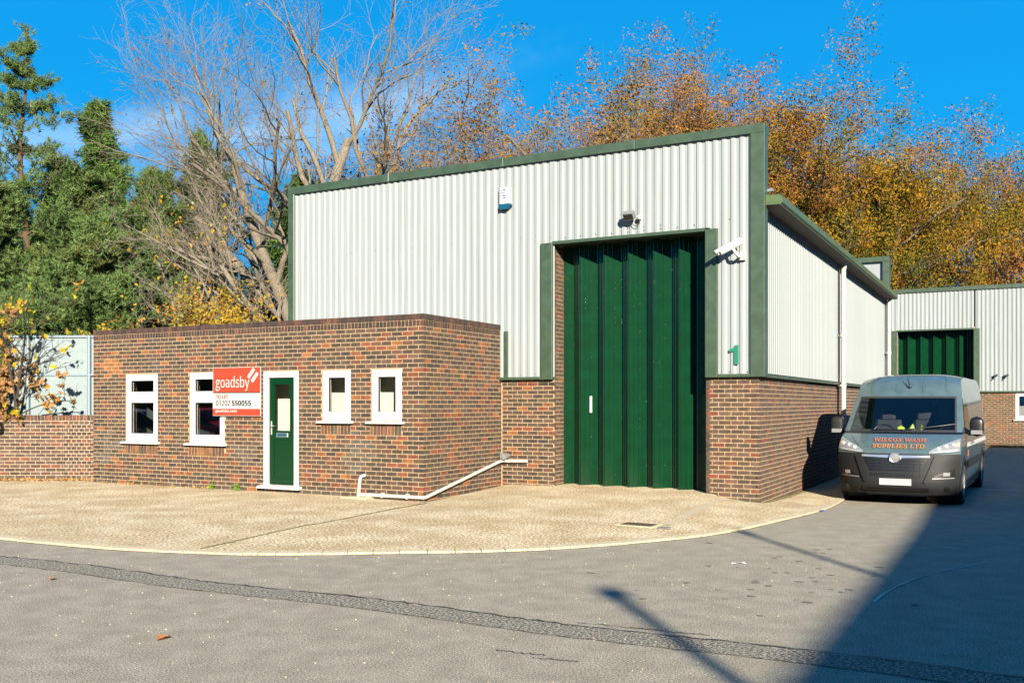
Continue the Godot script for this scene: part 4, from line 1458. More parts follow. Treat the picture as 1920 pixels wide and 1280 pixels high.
func trees() -> void:
	var gp := "evergreens behind the boundary wall"
	pine("scots_pine", "tall open topped pine at the far left with bare upper trunk", Vector3(-31.1, -0.3, -8.6), 16.4, 2.7, 0.3, 41, 12, gp)
	pine("bushy_pine", "bushy pine filling the left edge below the tall pine", Vector3(-27.0, -0.3, -4.6), 9.2, 3.3, 0.02, 42, 19, gp)
	pine("bushy_pine", "bushy pine left of the sprawling bare oak", Vector3(-23.6, -0.3, -5.6), 9.3, 3.3, 0.02, 43, 19, gp)
	pine("bushy_pine", "lower bushy pine beside the yellow shrub", Vector3(-20.9, -0.3, -4.0), 7.2, 2.8, 0.02, 44, 19, gp)
	pine("bushy_pine", "low spreading pine just over the steel hoarding", Vector3(-20.4, -0.3, -1.2), 4.6, 2.2, 0.02, 45, 19, gp)
	pine("bushy_pine", "bushy pine behind the low limbs of the sprawling oak", Vector3(-24.0, -0.3, -7.9), 8.6, 3.1, 0.02, 46, 20, gp)
	cypress("cypress", "shorter cypress between the two pointed ones", Vector3(-28.0, -0.3, -12.6), 11.6, 2.6, 55, Vector3(-0.4, 0, 0), gp)
	cypress("cypress", "pointed feathery cypress with tip leaning left", Vector3(-32.3, -0.3, -14.5), 16.0, 2.6, 51, Vector3(-1.3, 0, 0.3), gp)
	cypress("cypress", "dark cypress half hidden behind the bare oak limbs", Vector3(-28.8, -0.3, -16.5), 14.4, 2.9, 52, Vector3(-0.8, 0, 0), gp)
	cypress("cypress", "cypress just right of the tall pine", Vector3(-33.6, -0.3, -12.0), 12.6, 2.6, 53, Vector3(0.2, 0, 0), gp)
	cypress("cypress", "cypress behind the left edge of the clad warehouse", Vector3(-26.0, -0.3, -19.0), 12.5, 3.0, 54, Vector3.ZERO, gp)
	var bare := {"kids": [7, 5, 5, 4, 3], "ang": 0.66, "lift": 0.035, "wob": 0.27, "shrink": 0.6, "leaf_from": 4, "leaf": 0.09, "per": 4, "spread": 0.13}
	oak("bare_oak", "tallest bare tree with leafless crown running out of the picture", Vector3(-20.6, -0.3, -14.4), 22.0, 61, "bark_pale", 0.02, RUST, [[Vector3(-0.75, 1.0, 0.1), 0.52, 0.8], [Vector3(0.02, 1, 0.1), 0.62, 0.9], [Vector3(0.3, 1, -0.2), 0.6, 0.85], [Vector3(-0.3, 1, 0.3), 0.55, 0.7]], bare.merged({"fork": 0.16, "rad": 0.026}))
	var sprawl := {"kids": [8, 6, 5, 4], "ang": 0.7, "lift": 0.03, "wob": 0.24, "shrink": 0.5, "fork": 0.12, "rad": 0.028, "leaf_from": 3, "leaf": 0.1, "per": 3, "spread": 0.12, "first": 0.25}
	oak("sprawling_oak", "pale barked oak sprawling leftwards over the office roof", Vector3(-13.4, -0.3, -5.4), 8.8, 62, "bark_pale", 0.06, YELLOW, [[Vector3(-1.0, 0.5, 0.3), 0.85, 1.0], [Vector3(-1.0, 0.85, -0.1), 0.8, 0.9], [Vector3(-0.6, 1.0, 0.1), 0.75, 0.7], [Vector3(-1.0, 0.3, 0.5), 0.6, 0.6]], sprawl)
	var few := bare.merged({"fork": 0.18, "kids": [8, 6, 6, 5], "leaf_from": 3, "ang": 0.75, "leaf": 0.115, "per": 9, "spread": 0.28, "jitter": 0.2}, true)
	oak("sparse_oak", "thin bare oak with a few brown leaves left above the warehouse roof", Vector3(-19.0, -0.3, -19.0), 14.8, 63, "bark_brown", 0.34, RUST, [[Vector3(-0.4, 1, 0), 0.52, 0.8], [Vector3(0.2, 1, 0.1), 0.55, 0.85], [Vector3(0.6, 1, -0.1), 0.45, 0.6]], few)
	oak("sparse_oak", "spiky topped sparse oak behind the middle of the warehouse roof", Vector3(-16.4, -0.3, -19.0), 16.8, 64, "bark_brown", 0.42, RUST, [[Vector3(-0.5, 1, 0.1), 0.5, 0.8], [Vector3(0.0, 1, 0), 0.62, 0.9], [Vector3(0.5, 1, 0), 0.5, 0.75]], few)
	oak("sparse_oak", "sparse brown leaved oak left of the rusty oaks", Vector3(-14.4, -0.3, -22.4), 16.0, 65, "bark_brown", 0.55, RUST, [[Vector3(-0.5, 1, 0.1), 0.5, 0.8], [Vector3(0.1, 1, 0), 0.55, 0.9], [Vector3(0.6, 1, 0), 0.48, 0.75]], few)
	var full := {"kids": [8, 6, 5, 3], "ang": 0.75, "lift": 0.04, "wob": 0.18, "shrink": 0.6, "fork": 0.16, "leaf_from": 3, "leaf": 0.098, "per": 26, "spread": 0.32, "jitter": 0.12}
	var five := [[Vector3(-0.85, 1, 0.2), 0.5, 0.75], [Vector3(0.1, 1, 0.3), 0.55, 0.85], [Vector3(0.85, 1, 0), 0.5, 0.75], [Vector3(0.0, 1, -0.5), 0.5, 0.7]]
	oak("autumn_oak", "tall thinning rust brown oak above the warehouse door", Vector3(-13.0, -0.3, -28.6), 21.0, 66, "bark_brown", 0.75, RUST, five, full)
	oak("autumn_oak", "highest rusty oak right of the middle of the roof", Vector3(-9.6, -0.3, -30.0), 20.6, 67, "bark_brown", 0.8, RUST, five, full)
	oak("autumn_oak", "full golden oak directly behind the warehouse corner", Vector3(-6.6, -0.3, -31.0), 17.2, 68, "bark_brown", 1.0, GOLD, five, full)
	oak("autumn_oak", "golden oak over the side gutter", Vector3(-4.0, -0.3, -35.0), 15.2, 69, "bark_brown", 1.0, GOLD, five, full)
	oak("autumn_oak", "low golden oak filling the gap above the gutter", Vector3(-7.6, -0.3, -27.0), 11.5, 70, "bark_brown", 0.5, GOLD, five, full)
	var airy := full.merged({"fork": 0.08, "per": 24}, true)
	var fan := [[Vector3(-1.0, 1, 0.1), 0.55, 0.7], [Vector3(-0.35, 1, 0.2), 0.58, 0.8], [Vector3(0.25, 1, 0), 0.6, 0.8], [Vector3(0.9, 1, 0), 0.55, 0.7], [Vector3(1.3, 0.7, 0), 0.5, 0.6]]
	oak("autumn_oak", "broad fan shaped orange oak above the rear warehouse", Vector3(0.9, -0.3, -39.0), 16.4, 71, "bark_dark", 0.62, RUST, fan, airy)
	oak("autumn_oak", "orange oak at the right edge of the picture", Vector3(6.6, -0.3, -42.5), 15.6, 72, "bark_dark", 0.62, RUST, fan, airy)
	# yellow shrub over the office roof
	oak("yellow_shrub", "yellow leaved shrub showing over the office roof", Vector3(-15.0, -0.3, -2.6), 5.2, 81, "bark_pale", 0.6, YELLOW, [[Vector3(-0.7, 1, 0), 0.55, 0.5], [Vector3(0.1, 1, 0.2), 0.6, 0.5], [Vector3(0.8, 1, 0), 0.55, 0.5], [Vector3(-0.2, 1, -0.5), 0.6, 0.5], [Vector3(1.4, 1, 0.2), 0.5, 0.5], [Vector3(-1.3, 1, 0.1), 0.5, 0.5]], {"kids": [8, 6, 5], "fork": 0.02, "leaf_from": 2, "leaf": 0.085, "per": 14, "spread": 0.2, "jitter": 0.2, "ang": 0.8, "group": "shrubs behind the boundary wall"})
	# oak sapling whose big leaves hang before the hoarding
	var t := thing("oak_sapling", "oak sapling with large yellow leaves in front of the hoarding", "tree", Vector3(-15.35, -0.1, 2.75), 0, "shrubs behind the boundary wall")
	var T := Tree_.new()
	T.r = RandomNumberGenerator.new()
	T.r.seed = 83
	T.kids = [11, 6, 4]
	T.ang = 0.95
	T.lift = 0.0
	T.wob = 0.2
	T.leaf_from = 1
	T.first = 0.25
	T.shrink = 0.42
	for d in [Vector3(0.12, 1, 0.1), Vector3(-0.3, 1, 0), Vector3(0.3, 1, -0.05)]: T.grow(Vector3.ZERO, d.normalized(), 3.3, 0.04, 0)
	part(t, "trunk", T.wood.done(), M.bark_dark)
	scatter(t, "crown", leaf_clump(83, 2, 0.05, 0.125, true), M.leaf, thin_out(T.tips, 0.4, T.r), [[0.13, 0.16, 0.016], [0.22, 0.21, 0.015], [0.28, 0.19, 0.012], [0.26, 0.13, 0.025], [0.2, 0.11, 0.045]], T.r, 0.04, 0.6, 1.05)

func wall_fittings() -> void:
	var g: Geo
	# alarm box
	var a := thing("alarm_box", "white burglar alarm box with blue base high on the cladding", "alarm", Vector3(-4.68, 5.24, 0.07))
	g = Geo.new()
	g.bar(Vector3(0, 0.25, 0.04), Vector3(0.23, 0.3, 0.09), 0.025)
	part(a, "cover", g.done(), M.camera_white)
	g = Geo.new()
	g.plate(PackedVector2Array([Vector2(-0.115, 0.098), Vector2(-0.1, 0.0), Vector2(0.07, 0.0), Vector2(0.13, 0.06), Vector2(0.115, 0.098)]), 0.085, Transform3D(Basis.IDENTITY, Vector3(0, 0, 0.083)))
	part(a, "base", g.done(), M.alarm_blue)
	g = Geo.new()
	for k in 4:
		var y := 0.345 - [0.0, 0.045, 0.11, 0.15][k] as float
		g.span(Vector3(-0.08, y, 0.0852), Vector3(-0.045, y + 0.016, 0.0866))
		g.span(Vector3(-0.035, y, 0.0852), Vector3(0.035, y + 0.02, 0.0866))
	part(a, "printed_lines", g.done(), M.alarm_blue).set_meta("kind", "stuff")
	# floodlight over the door
	var f := thing("floodlight", "small dark floodlight with round sensor above the folding door", "floodlight", Vector3(-2.17, 4.85, 0.07))
	g = Geo.new()
	g.bar(Vector3(-0.02, 0.03, 0.15), Vector3(0.2, 0.13, 0.1), 0.02, Basis(Vector3.RIGHT, 0.75))
	part(f, "housing", g.done(), M.grey_metal)
	g = Geo.new()
	g.box(Vector3(-0.02, -0.005, 0.188), Vector3(0.17, 0.1, 0.006), Basis(Vector3.RIGHT, 0.75))
	part(f, "lens", g.done(), M.black_glass)
	g = Geo.new()
	g.rod(Vector3(0, -0.04, 0), Vector3(0, 0.02, 0.12), 0.012, 8)
	part(f, "bracket", g.done(), M.dark_metal)
	g = Geo.new()
	var prof := []
	for k in 9: prof.append(Vector2(0.045 * sin(PI * k / 8.0), -0.045 * cos(PI * k / 8.0)))
	g.lathe(prof, 14, Transform3D(Basis.IDENTITY, Vector3(0.14, 0.0, 0.06)))
	part(f, "sensor", g.done(), M.camera_white)
	g = Geo.new()
	var loop := PackedVector3Array()
	var lr := PackedFloat32Array()
	for k in 13:
		var t := PI * (0.9 + 1.3 * k / 12.0)
		loop.append(Vector3(0.07 + 0.07 * cos(t), -0.06 + 0.08 * sin(t), 0.05))
		lr.append(0.007)
	g.tube(loop, lr, 6)
	part(f, "cable", g.done(), M.black_plastic)
	# CCTV camera
	var c := thing("security_camera", "white bullet security camera beside the folding door", "camera", Vector3(-0.27, 4.08, 0.07))
	g = Geo.new()
	g.bar(Vector3(0.02, -0.02, 0.03), Vector3(0.11, 0.14, 0.06), 0.02)
	part(c, "wall_mount", g.done(), M.camera_white)
	g = Geo.new()
	g.tube(PackedVector3Array([Vector3(0.0, -0.02, 0.05), Vector3(-0.02, -0.04, 0.15), Vector3(-0.06, 0.02, 0.2), Vector3(-0.09, 0.08, 0.2)]), PackedFloat32Array([0.03, 0.028, 0.026, 0.026]), 10, true)
	part(c, "arm", g.done(), M.camera_white)
	var dir := Vector3(-0.78, -0.46, 0.42).normalized()
	var p := Vector3(-0.12, 0.12, 0.2)
	g = Geo.new()
	g.tube(PackedVector3Array([p - dir * 0.17, p - dir * 0.16, p + dir * 0.2, p + dir * 0.21]), PackedFloat32Array([0.045, 0.056, 0.056, 0.05]), 16, true)
	part(c, "body", g.done(), M.camera_white)
	g = Geo.new()
	var rows := []
	var side := dir.cross(Vector3.UP).normalized()
	var upv := side.cross(dir)
	for s in [-0.19, 0.29]:
		var row := []
		for k in 9:
			var t := PI * (0.06 + 0.88 * k / 8.0)
			row.append(p + dir * s + side * cos(t) * 0.072 + upv * (sin(t) * 0.068))
		rows.append(row)
	g.sheet(rows)
	part(c, "sun_shield", g.done(), M.camera_white)
	g = Geo.new()
	g.rod(p + dir * 0.2, p + dir * 0.214, 0.04, 14)
	part(c, "lens", g.done(), M.black_glass)
	# unit number
	var n := thing("unit_number", "green figure one fixed low on the cladding", "number sign", Vector3(-0.48, 2.28, 0.085))
	g = Geo.new()
	g.plate(PackedVector2Array([Vector2(0.085, 0), Vector2(0.155, 0), Vector2(0.155, 0.32), Vector2(0.1, 0.32), Vector2(0.08, 0.27), Vector2(0.0, 0.25), Vector2(0.0, 0.205), Vector2(0.085, 0.215)]), 0.015)
	part(n, "figure", g.done(), M.number_green)
	# rainwater pipes on the side wall
	for q in [[-7.3, 4.9, -0.12, "long white downpipe on the side wall beside the van"], [-15.75, 4.9, -0.12, "white downpipe at the far end of the side wall"]]:
		var d := thing("downpipe", q[3], "downpipe", Vector3(0.16, 0, q[0]), 0, "downpipes on the side wall")
		g = Geo.new()
		g.tube(PackedVector3Array([Vector3(0.03, 4.87, 0), Vector3(0.0, 4.7, 0), Vector3(0, 2.3, 0), Vector3(0, q[2], 0)]), PackedFloat32Array([0.056, 0.056, 0.056, 0.056]), 14)
		part(d, "pipe", g.done(), M.white_pipe)
		for y in [3.2, 2.05]:
			g = Geo.new()
			g.tube(PackedVector3Array([Vector3(0, y - 0.05, 0), Vector3(0, y + 0.05, 0)]), PackedFloat32Array([0.066, 0.066]), 14, true)
			g.box(Vector3(-0.05, y, 0), Vector3(0.1, 0.025, 0.15))
			part(d, "collar", g.done(), M.white_pipe)
		g = Geo.new()
		g.tube(PackedVector3Array([Vector3(-0.06, 4.7, 0.16), Vector3(-0.06, 2.4, 0.16), Vector3(-0.1, 0.3, 0.16)]), PackedFloat32Array([0.013, 0.013, 0.013]), 6)
		part(d, "cable", g.done(), M.black_plastic)
	# waste pipe along the foot of the office wall
	var w := thing("waste_pipe", "white plastic waste pipe running round the office corner", "pipe", Vector3.ZERO)
	var pr := 0.029
	g = Geo.new()
	var a1 := Vector3(-6.04, 0.1, 2.705)
	var b1 := Vector3(-4.78, 0.105, 2.705)
	g.tube(PackedVector3Array([a1, b1]), PackedFloat32Array([pr, pr]), 12, true)
	g.tube(PackedVector3Array([b1 + Vector3(-0.01, 0, 0.0), Vector3(-4.765, 0.108, 2.66), Vector3(-4.765, 0.56, 0.16), Vector3(-4.72, 0.57, 0.07)]), PackedFloat32Array([pr, pr, pr, pr]), 12, true)
	g.tube(PackedVector3Array([Vector3(-4.74, 0.562, 0.06), Vector3(-4.25, 0.575, 0.06)]), PackedFloat32Array([pr, pr]), 12, true)
	part(w, "run", g.done(), M.white_pipe)
	g = Geo.new()
	g.tube(PackedVector3Array([Vector3(-6.06, 0.03, 2.76), Vector3(-6.05, 0.36, 2.72), Vector3(-6.03, 0.41, 2.71), Vector3(-5.99, 0.425, 2.66)]), PackedFloat32Array([pr, pr, pr, pr]), 12, true)
	part(w, "riser", g.done(), M.white_pipe)
	for q in [[-5.6, 2.705], [-5.1, 2.705]]:
		g = Geo.new()
		g.box(Vector3(q[0], 0.11, q[1] - 0.01), Vector3(0.02, 0.085, 0.085))
		part(w, "clip", g.done(), M.white_pipe)
	var k2 := thing("concrete_block", "rough concrete block under the end of the waste pipe", "block", Vector3(-6.05, 0.03, 2.8))
	g = Geo.new()
	g.plate(PackedVector2Array([Vector2(-0.3, -0.03), Vector2(0.24, -0.03), Vector2(0.26, 0.02), Vector2(0.2, 0.05), Vector2(-0.08, 0.045), Vector2(-0.27, 0.035)]), 0.22, Transform3D(Basis.IDENTITY, Vector3(0, 0, 0.1)))
	part(k2, "slab", g.done(), M.kerb)
	var tp := thing("pipe_outlet", "small grey boiler outlet in the inner corner by the office", "outlet", Vector3(-4.68, 0.66, 0.06))
	g = Geo.new()
	g.rod(Vector3(0, 0, -0.05), Vector3(0, -0.01, 0.12), 0.05, 12)
	part(tp, "spout", g.done(), M.grey_metal)
	g = Geo.new()
	for s in 5: g.rod(Vector3(-0.06 + s * 0.03, -0.06, 0.13), Vector3(-0.06 + s * 0.03, 0.07, 0.13), 0.005, 5)
	part(tp, "cage", g.done(), M.steel)

# ---------------------------------------------------------------- van
# side profile of the nose and roof: z (front is 0), height
const NOSE := [[-0.1, 0.2], [-0.02, 0.3], [0.0, 0.42], [-0.01, 0.55], [-0.035, 0.68], [-0.06, 0.8], [-0.1, 0.9], [-0.16, 0.98], [-0.3, 1.08], [-0.5, 1.175], [-0.72, 1.255], [-0.95, 1.44], [-1.2, 1.655], [-1.46, 1.875], [-1.56, 1.965], [-1.7, 2.08], [-1.86, 2.19], [-2.06, 2.275], [-2.35, 2.32], [-2.9, 2.345]]

func van_half(y: float) -> float:
	var t := [[0.0, 0.93], [0.3, 0.96], [0.6, 1.0], [1.0, 1.01], [1.25, 0.995], [1.6, 0.955], [1.9, 0.915], [2.1, 0.885], [2.2, 0.86], [2.28, 0.82], [2.36, 0.75]]
	for k in t.size() - 1:
		if y <= t[k + 1][0]: return lerpf(t[k][1], t[k + 1][1], (y - t[k][0]) / (t[k + 1][0] - t[k][0]))
	return 0.7

func nose(h: float) -> Vector2:
	h = clampf(h, NOSE[0][1], NOSE[-1][1])
	for k in NOSE.size() - 1:
		if h <= NOSE[k + 1][1]:
			var f: float = (h - NOSE[k][1]) / (NOSE[k + 1][1] - NOSE[k][1])
			return Vector2(lerpf(NOSE[k][0], NOSE[k + 1][0], f), h)
	return Vector2(NOSE[-1][0], h)

# point of the front skin: u from -1 to 1 across, h the height on the centre line
func skin(u: float, h: float, out := 0.0) -> Vector3:
	var c := nose(h)
	var a := absf(u)
	var back := lerpf(0.36, 0.17, smoothstep(0.5, 1.4, h)) * pow(a, 3.6)
	if h > 1.9: back = lerpf(0.17, 0.05, smoothstep(1.9, 2.3, h)) * pow(a, 3.6)
	var drop := 0.07 * smoothstep(2.05, 2.33, h) * pow(a, 4.0)
	var y := c.y - drop
	var n0 := (nose(h + 0.02) - nose(h - 0.02)).normalized()
	var nn := Vector3(0, -n0.x, n0.y) * out
	return Vector3(u * van_half(y), y + nn.y, c.x - back + nn.z)

func skin_part(p: Node, called: String, m: Material, u0: float, u1: float, h0: float, h1: float, out: float, nu := 10, nh := 6, shape := "", side := 1.0) -> MeshInstance3D:
	var g := Geo.new()
	var rows := []
	for r in nh + 1:
		var row := []
		for q in nu + 1:
			var s := q / float(nu)
			var t := r / float(nh)
			var a := lerpf(u0, u1, s)
			var b := lerpf(h0, h1, t)
			if shape:
				var w := outline(shape, side, s, t)
				a = w.x
				b = w.y
			row.append(skin(a, b, out))
		rows.append(row)
	g.sheet(rows)
	return part(p, called, g.done(), m)

# outlines of the parts that lie on the nose, as (u, h) for s along and t up
func outline(shape: String, side: float, s: float, t: float) -> Vector2:
	var q := s if side > 0 else 1.0 - s
	if shape == "grille":
		var half := lerpf(0.4, 0.55, t)
		return Vector2(lerpf(-half, half, s), lerpf(0.6, 0.88, t))
	if shape == "chrome":
		var u := lerpf(-0.55, 0.55, s)
		return Vector2(u, lerpf(0.815 + 0.02 * absf(u) / 0.55, 0.868, t))
	if shape == "fin": return Vector2(side * (lerpf(0.47, 0.62, t) + q * 0.05), lerpf(0.42, 0.86, t))
	if shape == "pocket": return Vector2(side * lerpf(0.62, 0.93, q), lerpf(0.5, 0.53 + 0.13 * q, t))
	if shape == "pocket_trim": return Vector2(side * lerpf(0.6, 0.93, q), 0.478 + 0.018 * t + 0.012 * q)
	if shape == "lamp": return Vector2(side * lerpf(0.53, 0.985, q), lerpf(0.895 + 0.04 * q, 0.925 + 0.21 * pow(q, 0.8), t))
	if shape == "reflector": return Vector2(side * lerpf(0.58, 0.95, q), lerpf(0.915 + 0.03 * q, 0.93 + 0.05 * q, t))
	return Vector2(side * (lerpf(0.5, 0.82, t) + q * 0.03), lerpf(0.93, 1.21, t))

func wheel(v: Node3D, x: float, z: float, r: float) -> void:
	var s := signf(x)
	var b := Basis(Vector3.BACK, -PI / 2 * s)
	var t := Transform3D(b, Vector3(x, r, z))
	var w := Node3D.new()
	w.name = "wheel"
	v.add_child(w, true)
	var g := Geo.new()
	g.lathe([Vector2(0.6 * r, -0.105), Vector2(0.9 * r, -0.11), Vector2(0.985 * r, -0.09), Vector2(r, -0.06), Vector2(r, 0.06), Vector2(0.985 * r, 0.09), Vector2(0.9 * r, 0.11), Vector2(0.6 * r, 0.105)], 36, t)
	for k in 40:
		var a := TAU * k / 40.0
		for q in [-0.05, 0.0, 0.05]:
			g.box(t * Vector3(cos(a + q) * r, q, sin(a + q) * r), Vector3(0.012, 0.042, 0.03), t.basis * Basis(Vector3.UP, -a - q))
	part(w, "tyre", g.done(), M.rubber)
	g = Geo.new()
	g.lathe([Vector2(0.62 * r, -0.1), Vector2(0.62 * r, 0.098), Vector2(0.58 * r, 0.09), Vector2(0.54 * r, 0.05), Vector2(0.3 * r, 0.075), Vector2(0.16 * r, 0.1), Vector2(0.001, 0.1)], 30, t)
	for k in 8:
		var a := TAU * k / 8.0
		g.box(t * Vector3(cos(a) * 0.42 * r, 0.066, sin(a) * 0.42 * r), Vector3(0.2 * r, 0.03, 0.07), t.basis * Basis(Vector3.UP, -a))
	part(w, "rim", g.done(), M.rim_silver)

func van() -> void:
	var v := thing("panel_van", "grey blue panel van with orange lettering parked beside the warehouse", "van", Vector3(1.86, -0.13, -1.9), -2.0)
	var g: Geo
	# front skin in its parts
	var bumper := skin_part(v, "bumper", M.van_plastic, -1, 1, 0.2, 0.9, 0.0, 28, 16)
	var hood := skin_part(v, "bonnet", M.van_paint, -1, 1, 0.9, 1.225, 0.0, 28, 10)
	skin_part(v, "scuttle", M.black_plastic, -1, 1, 1.225, 1.262, 0.0, 24, 2)
	for s in [-1, 1]: skin_part(v, "windscreen_pillar", M.van_paint, -1.0 if s < 0 else 0.905, -0.905 if s < 0 else 1.0, 1.262, 1.9, 0.0, 3, 10)
	var ws := skin_part(v, "windscreen", M.tinted_glass, -0.875, 0.875, 1.3, 1.865, 0.0, 20, 10)
	for e in [[-0.905, -0.875, 1.262, 1.9], [0.875, 0.905, 1.262, 1.9], [-0.875, 0.875, 1.865, 1.9], [-0.875, 0.875, 1.262, 1.3]]:
		skin_part(ws, "seal", M.seal, e[0], e[1], e[2], e[3], 0.0, 10, 8)
	var roof := skin_part(v, "roof_front", M.van_paint, -1, 1, 1.9, 2.345, 0.0, 24, 14)
	# swage lines pressed into the roof front
	for u in [-0.72, -0.22, 0.3, 0.74]:
		skin_part(roof, "roof_rib", M.van_paint, u - 0.02, u + 0.02, 1.98, 2.3, 0.007, 2, 8)
	# roof and sides
	var length := 5.95
	g = Geo.new()
	var rows := []
	for k in 12:
		var z := lerpf(-2.9, -length, k / 11.0)
		var row := []
		for q in 13:
			var u := -1.0 + q / 6.0
			var e := skin(u, 2.345)
			row.append(Vector3(e.x, e.y + (0.0 if k < 11 else -0.03), z if absf(u) < 0.99 else z))
		rows.append(row)
	# close the gap between the bent edge of the nose and the straight roof
	var first := []
	for q in 13: first.append(skin(-1.0 + q / 6.0, 2.345))
	rows.push_front(first)
	g.sheet(rows)
	part(v, "roof", g.done(), M.van_paint)
	var wheels := [Vector2(-0.98, 0.35), Vector2(-5.02, 0.35)]
	for s in [-1.0, 1.0]:
		g = Geo.new()
		rows = []
		for k in 28:
			var h := lerpf(0.2, 2.345, k / 27.0)
			var e := skin(s, h)
			var row := []
			for q in 61:
				var z := lerpf(e.z, -length, q / 60.0)
				row.append(Vector3(s * van_half(e.y), e.y, z))
			if s < 0: row.reverse()
			rows.append(row)
		g.sheet(rows, wheels)
		var sd := part(v, "side_panel", g.done(), M.van_paint)
		# arch flares
		for w: Vector2 in wheels:
			g = Geo.new()
			var arch := []
			for k in 19:
				var a := PI * (-0.08 + 1.16 * k / 18.0)
				var d := Vector2(cos(a), sin(a))
				var row := []
				for q in [[0.37, -0.16], [0.4, 0.02], [0.45, 0.02], [0.5, 0.002]]:
					var p: Vector2 = w + d * float(q[0])
					row.append(Vector3(s * (van_half(maxf(p.y, 0.1)) + q[1]), p.y, p.x))
				if s > 0: row.reverse()
				arch.append(row)
			g.sheet(arch)
			part(sd, "wheel_arch", g.done(), M.van_plastic)
			g = Geo.new()
			g.lathe([Vector2(0.44, -0.34), Vector2(0.44, 0.1)], 20, Transform3D(Basis(Vector3.BACK, -PI / 2 * s), Vector3(s * 0.78, w.y, w.x)))
			part(sd, "arch_liner", g.done(), M.black_plastic)
		# windows, seams, rubbing strip
		var strips := [["door_window", M.black_glass, -1.32, -2.3, 1.3, 1.86, 0.006], ["rubbing_strip", M.van_plastic, -1.6, -4.5, 0.6, 0.74, 0.022], ["rubbing_strip", M.van_plastic, -5.5, -5.9, 0.6, 0.74, 0.022], ["sill_trim", M.van_plastic, -1.5, -4.55, 0.24, 0.36, 0.012], ["shut_line", M.black_plastic, -2.42, -2.435, 0.4, 2.0, 0.003], ["shut_line", M.black_plastic, -3.75, -3.765, 0.4, 2.0, 0.003], ["shut_line", M.black_plastic, -1.2, -1.215, 0.85, 1.3, 0.003], ["side_stripe", M.stripe_grey, -1.5, -5.9, 0.98, 1.06, 0.003], ["red_decal", M.letter_salmon, -1.62, -1.9, 0.8, 0.92, 0.003], ["slide_rail", M.black_plastic, -3.8, -5.6, 1.18, 1.21, 0.012], ["door_handle", M.black_plastic, -2.2, -2.38, 1.02, 1.07, 0.03], ["door_handle", M.black_plastic, -2.5, -2.68, 1.02, 1.07, 0.03]]
		for e in strips:
			g = Geo.new()
			rows = []
			for k in 8:
				var h := lerpf(e[4], e[5], k / 7.0)
				var row := []
				for q in 5:
					var z := lerpf(e[2], e[3], q / 4.0)
					if e[0] == "door_window": z = lerpf(e[2] - 0.28 * k / 7.0, e[3], q / 4.0)
					row.append(Vector3(s * (van_half(h) + e[6]), h, z))
				if s < 0: row.reverse()
				rows.append(row)
			g.sheet(rows)
			part(sd, e[0], g.done(), e[1])
	g = Geo.new()
	rows = []
	for k in 10:
		var h := lerpf(0.25, 2.3, k / 9.0)
		rows.append([Vector3(van_half(h), h, -length), Vector3(-van_half(h), h, -length)])
	g.sheet(rows)
	part(v, "rear_doors", g.done(), M.van_paint)
	g = Geo.new()
	g.span(Vector3(-0.85, 0.22, -5.9), Vector3(0.85, 0.42, -0.45))
	g.span(Vector3(-0.5, 0.16, -0.9), Vector3(0.5, 0.22, -0.3))
	part(v, "underbody", g.done(), M.black_plastic)
	# grille: dark field, bars, chrome, badge
	var gr := skin_part(v, "grille", M.black_plastic, 0, 0, 0, 0, 0.008, 14, 6, "grille")
	for k in 4:
		var h := 0.62 + 0.052 * k
		skin_part(gr, "grille_bar", M.black_plastic, -0.4 - 0.025 * k, 0.4 + 0.025 * k, h, h + 0.02, 0.022, 14, 1)
	for k in 9:
		var u := -0.4 + 0.1 * k
		skin_part(gr, "grille_bar", M.van_plastic, u, u + 0.012, 0.62, 0.79, 0.018, 1, 3)
	skin_part(gr, "chrome_bar", M.chrome, 0, 0, 0, 0, 0.026, 16, 2, "chrome")
	g = Geo.new()
	g.lathe([Vector2(0.087, -0.03), Vector2(0.09, 0.01), Vector2(0.083, 0.022), Vector2(0.072, 0.016), Vector2(0.05, 0.02), Vector2(0.001, 0.024)], 28, Transform3D(Basis(Vector3.RIGHT, PI / 2 + 0.12), skin(0.0, 0.82, 0.045)))
	var em := part(gr, "badge", g.done(), M.chrome)
	g = Geo.new()
	g.plate(PackedVector2Array([Vector2(-0.04, -0.02), Vector2(-0.01, -0.045), Vector2(0.03, -0.02), Vector2(0.045, 0.02), Vector2(0.015, 0.005), Vector2(0.01, 0.045), Vector2(-0.025, 0.03)]), 0.006, Transform3D(Basis(Vector3.RIGHT, -0.25), skin(0.0, 0.822, 0.068)))
	part(em, "badge_relief", g.done(), M.grey_metal)
	var sl := skin_part(v, "lower_intake", M.black_plastic, -0.4, 0.42, 0.515, 0.572, 0.006, 12, 2)
	for k in 8: skin_part(sl, "intake_bar", M.van_plastic, -0.4 + 0.115 * k, -0.388 + 0.115 * k, 0.515, 0.572, 0.014, 1, 1)
	skin_part(bumper, "bumper_step", M.black_plastic, -0.56, 0.56, 0.265, 0.335, 0.012, 12, 2)
	skin_part(bumper, "skid_plate", M.van_plastic, -0.5, 0.5, 0.285, 0.3, 0.026, 12, 1)
	for s in [-1.0, 1.0]:
		# the two raised cheeks of the bumper, with hollow fog lamp pockets
		skin_part(bumper, "bumper_fin", M.van_plastic, 0, 0, 0, 0, 0.03, 4, 8, "fin", s)
		var pk := skin_part(bumper, "fog_lamp_pocket", M.black_plastic, 0, 0, 0, 0, 0.007, 8, 5, "pocket", s)
		skin_part(pk, "pocket_trim", M.grey_metal, 0, 0, 0, 0, 0.014, 8, 1, "pocket_trim", s)
		skin_part(pk, "fog_lamp", M.lamp_inside, 0.76 if s > 0 else -0.86, 0.86 if s > 0 else -0.76, 0.53, 0.59, 0.016, 3, 3)
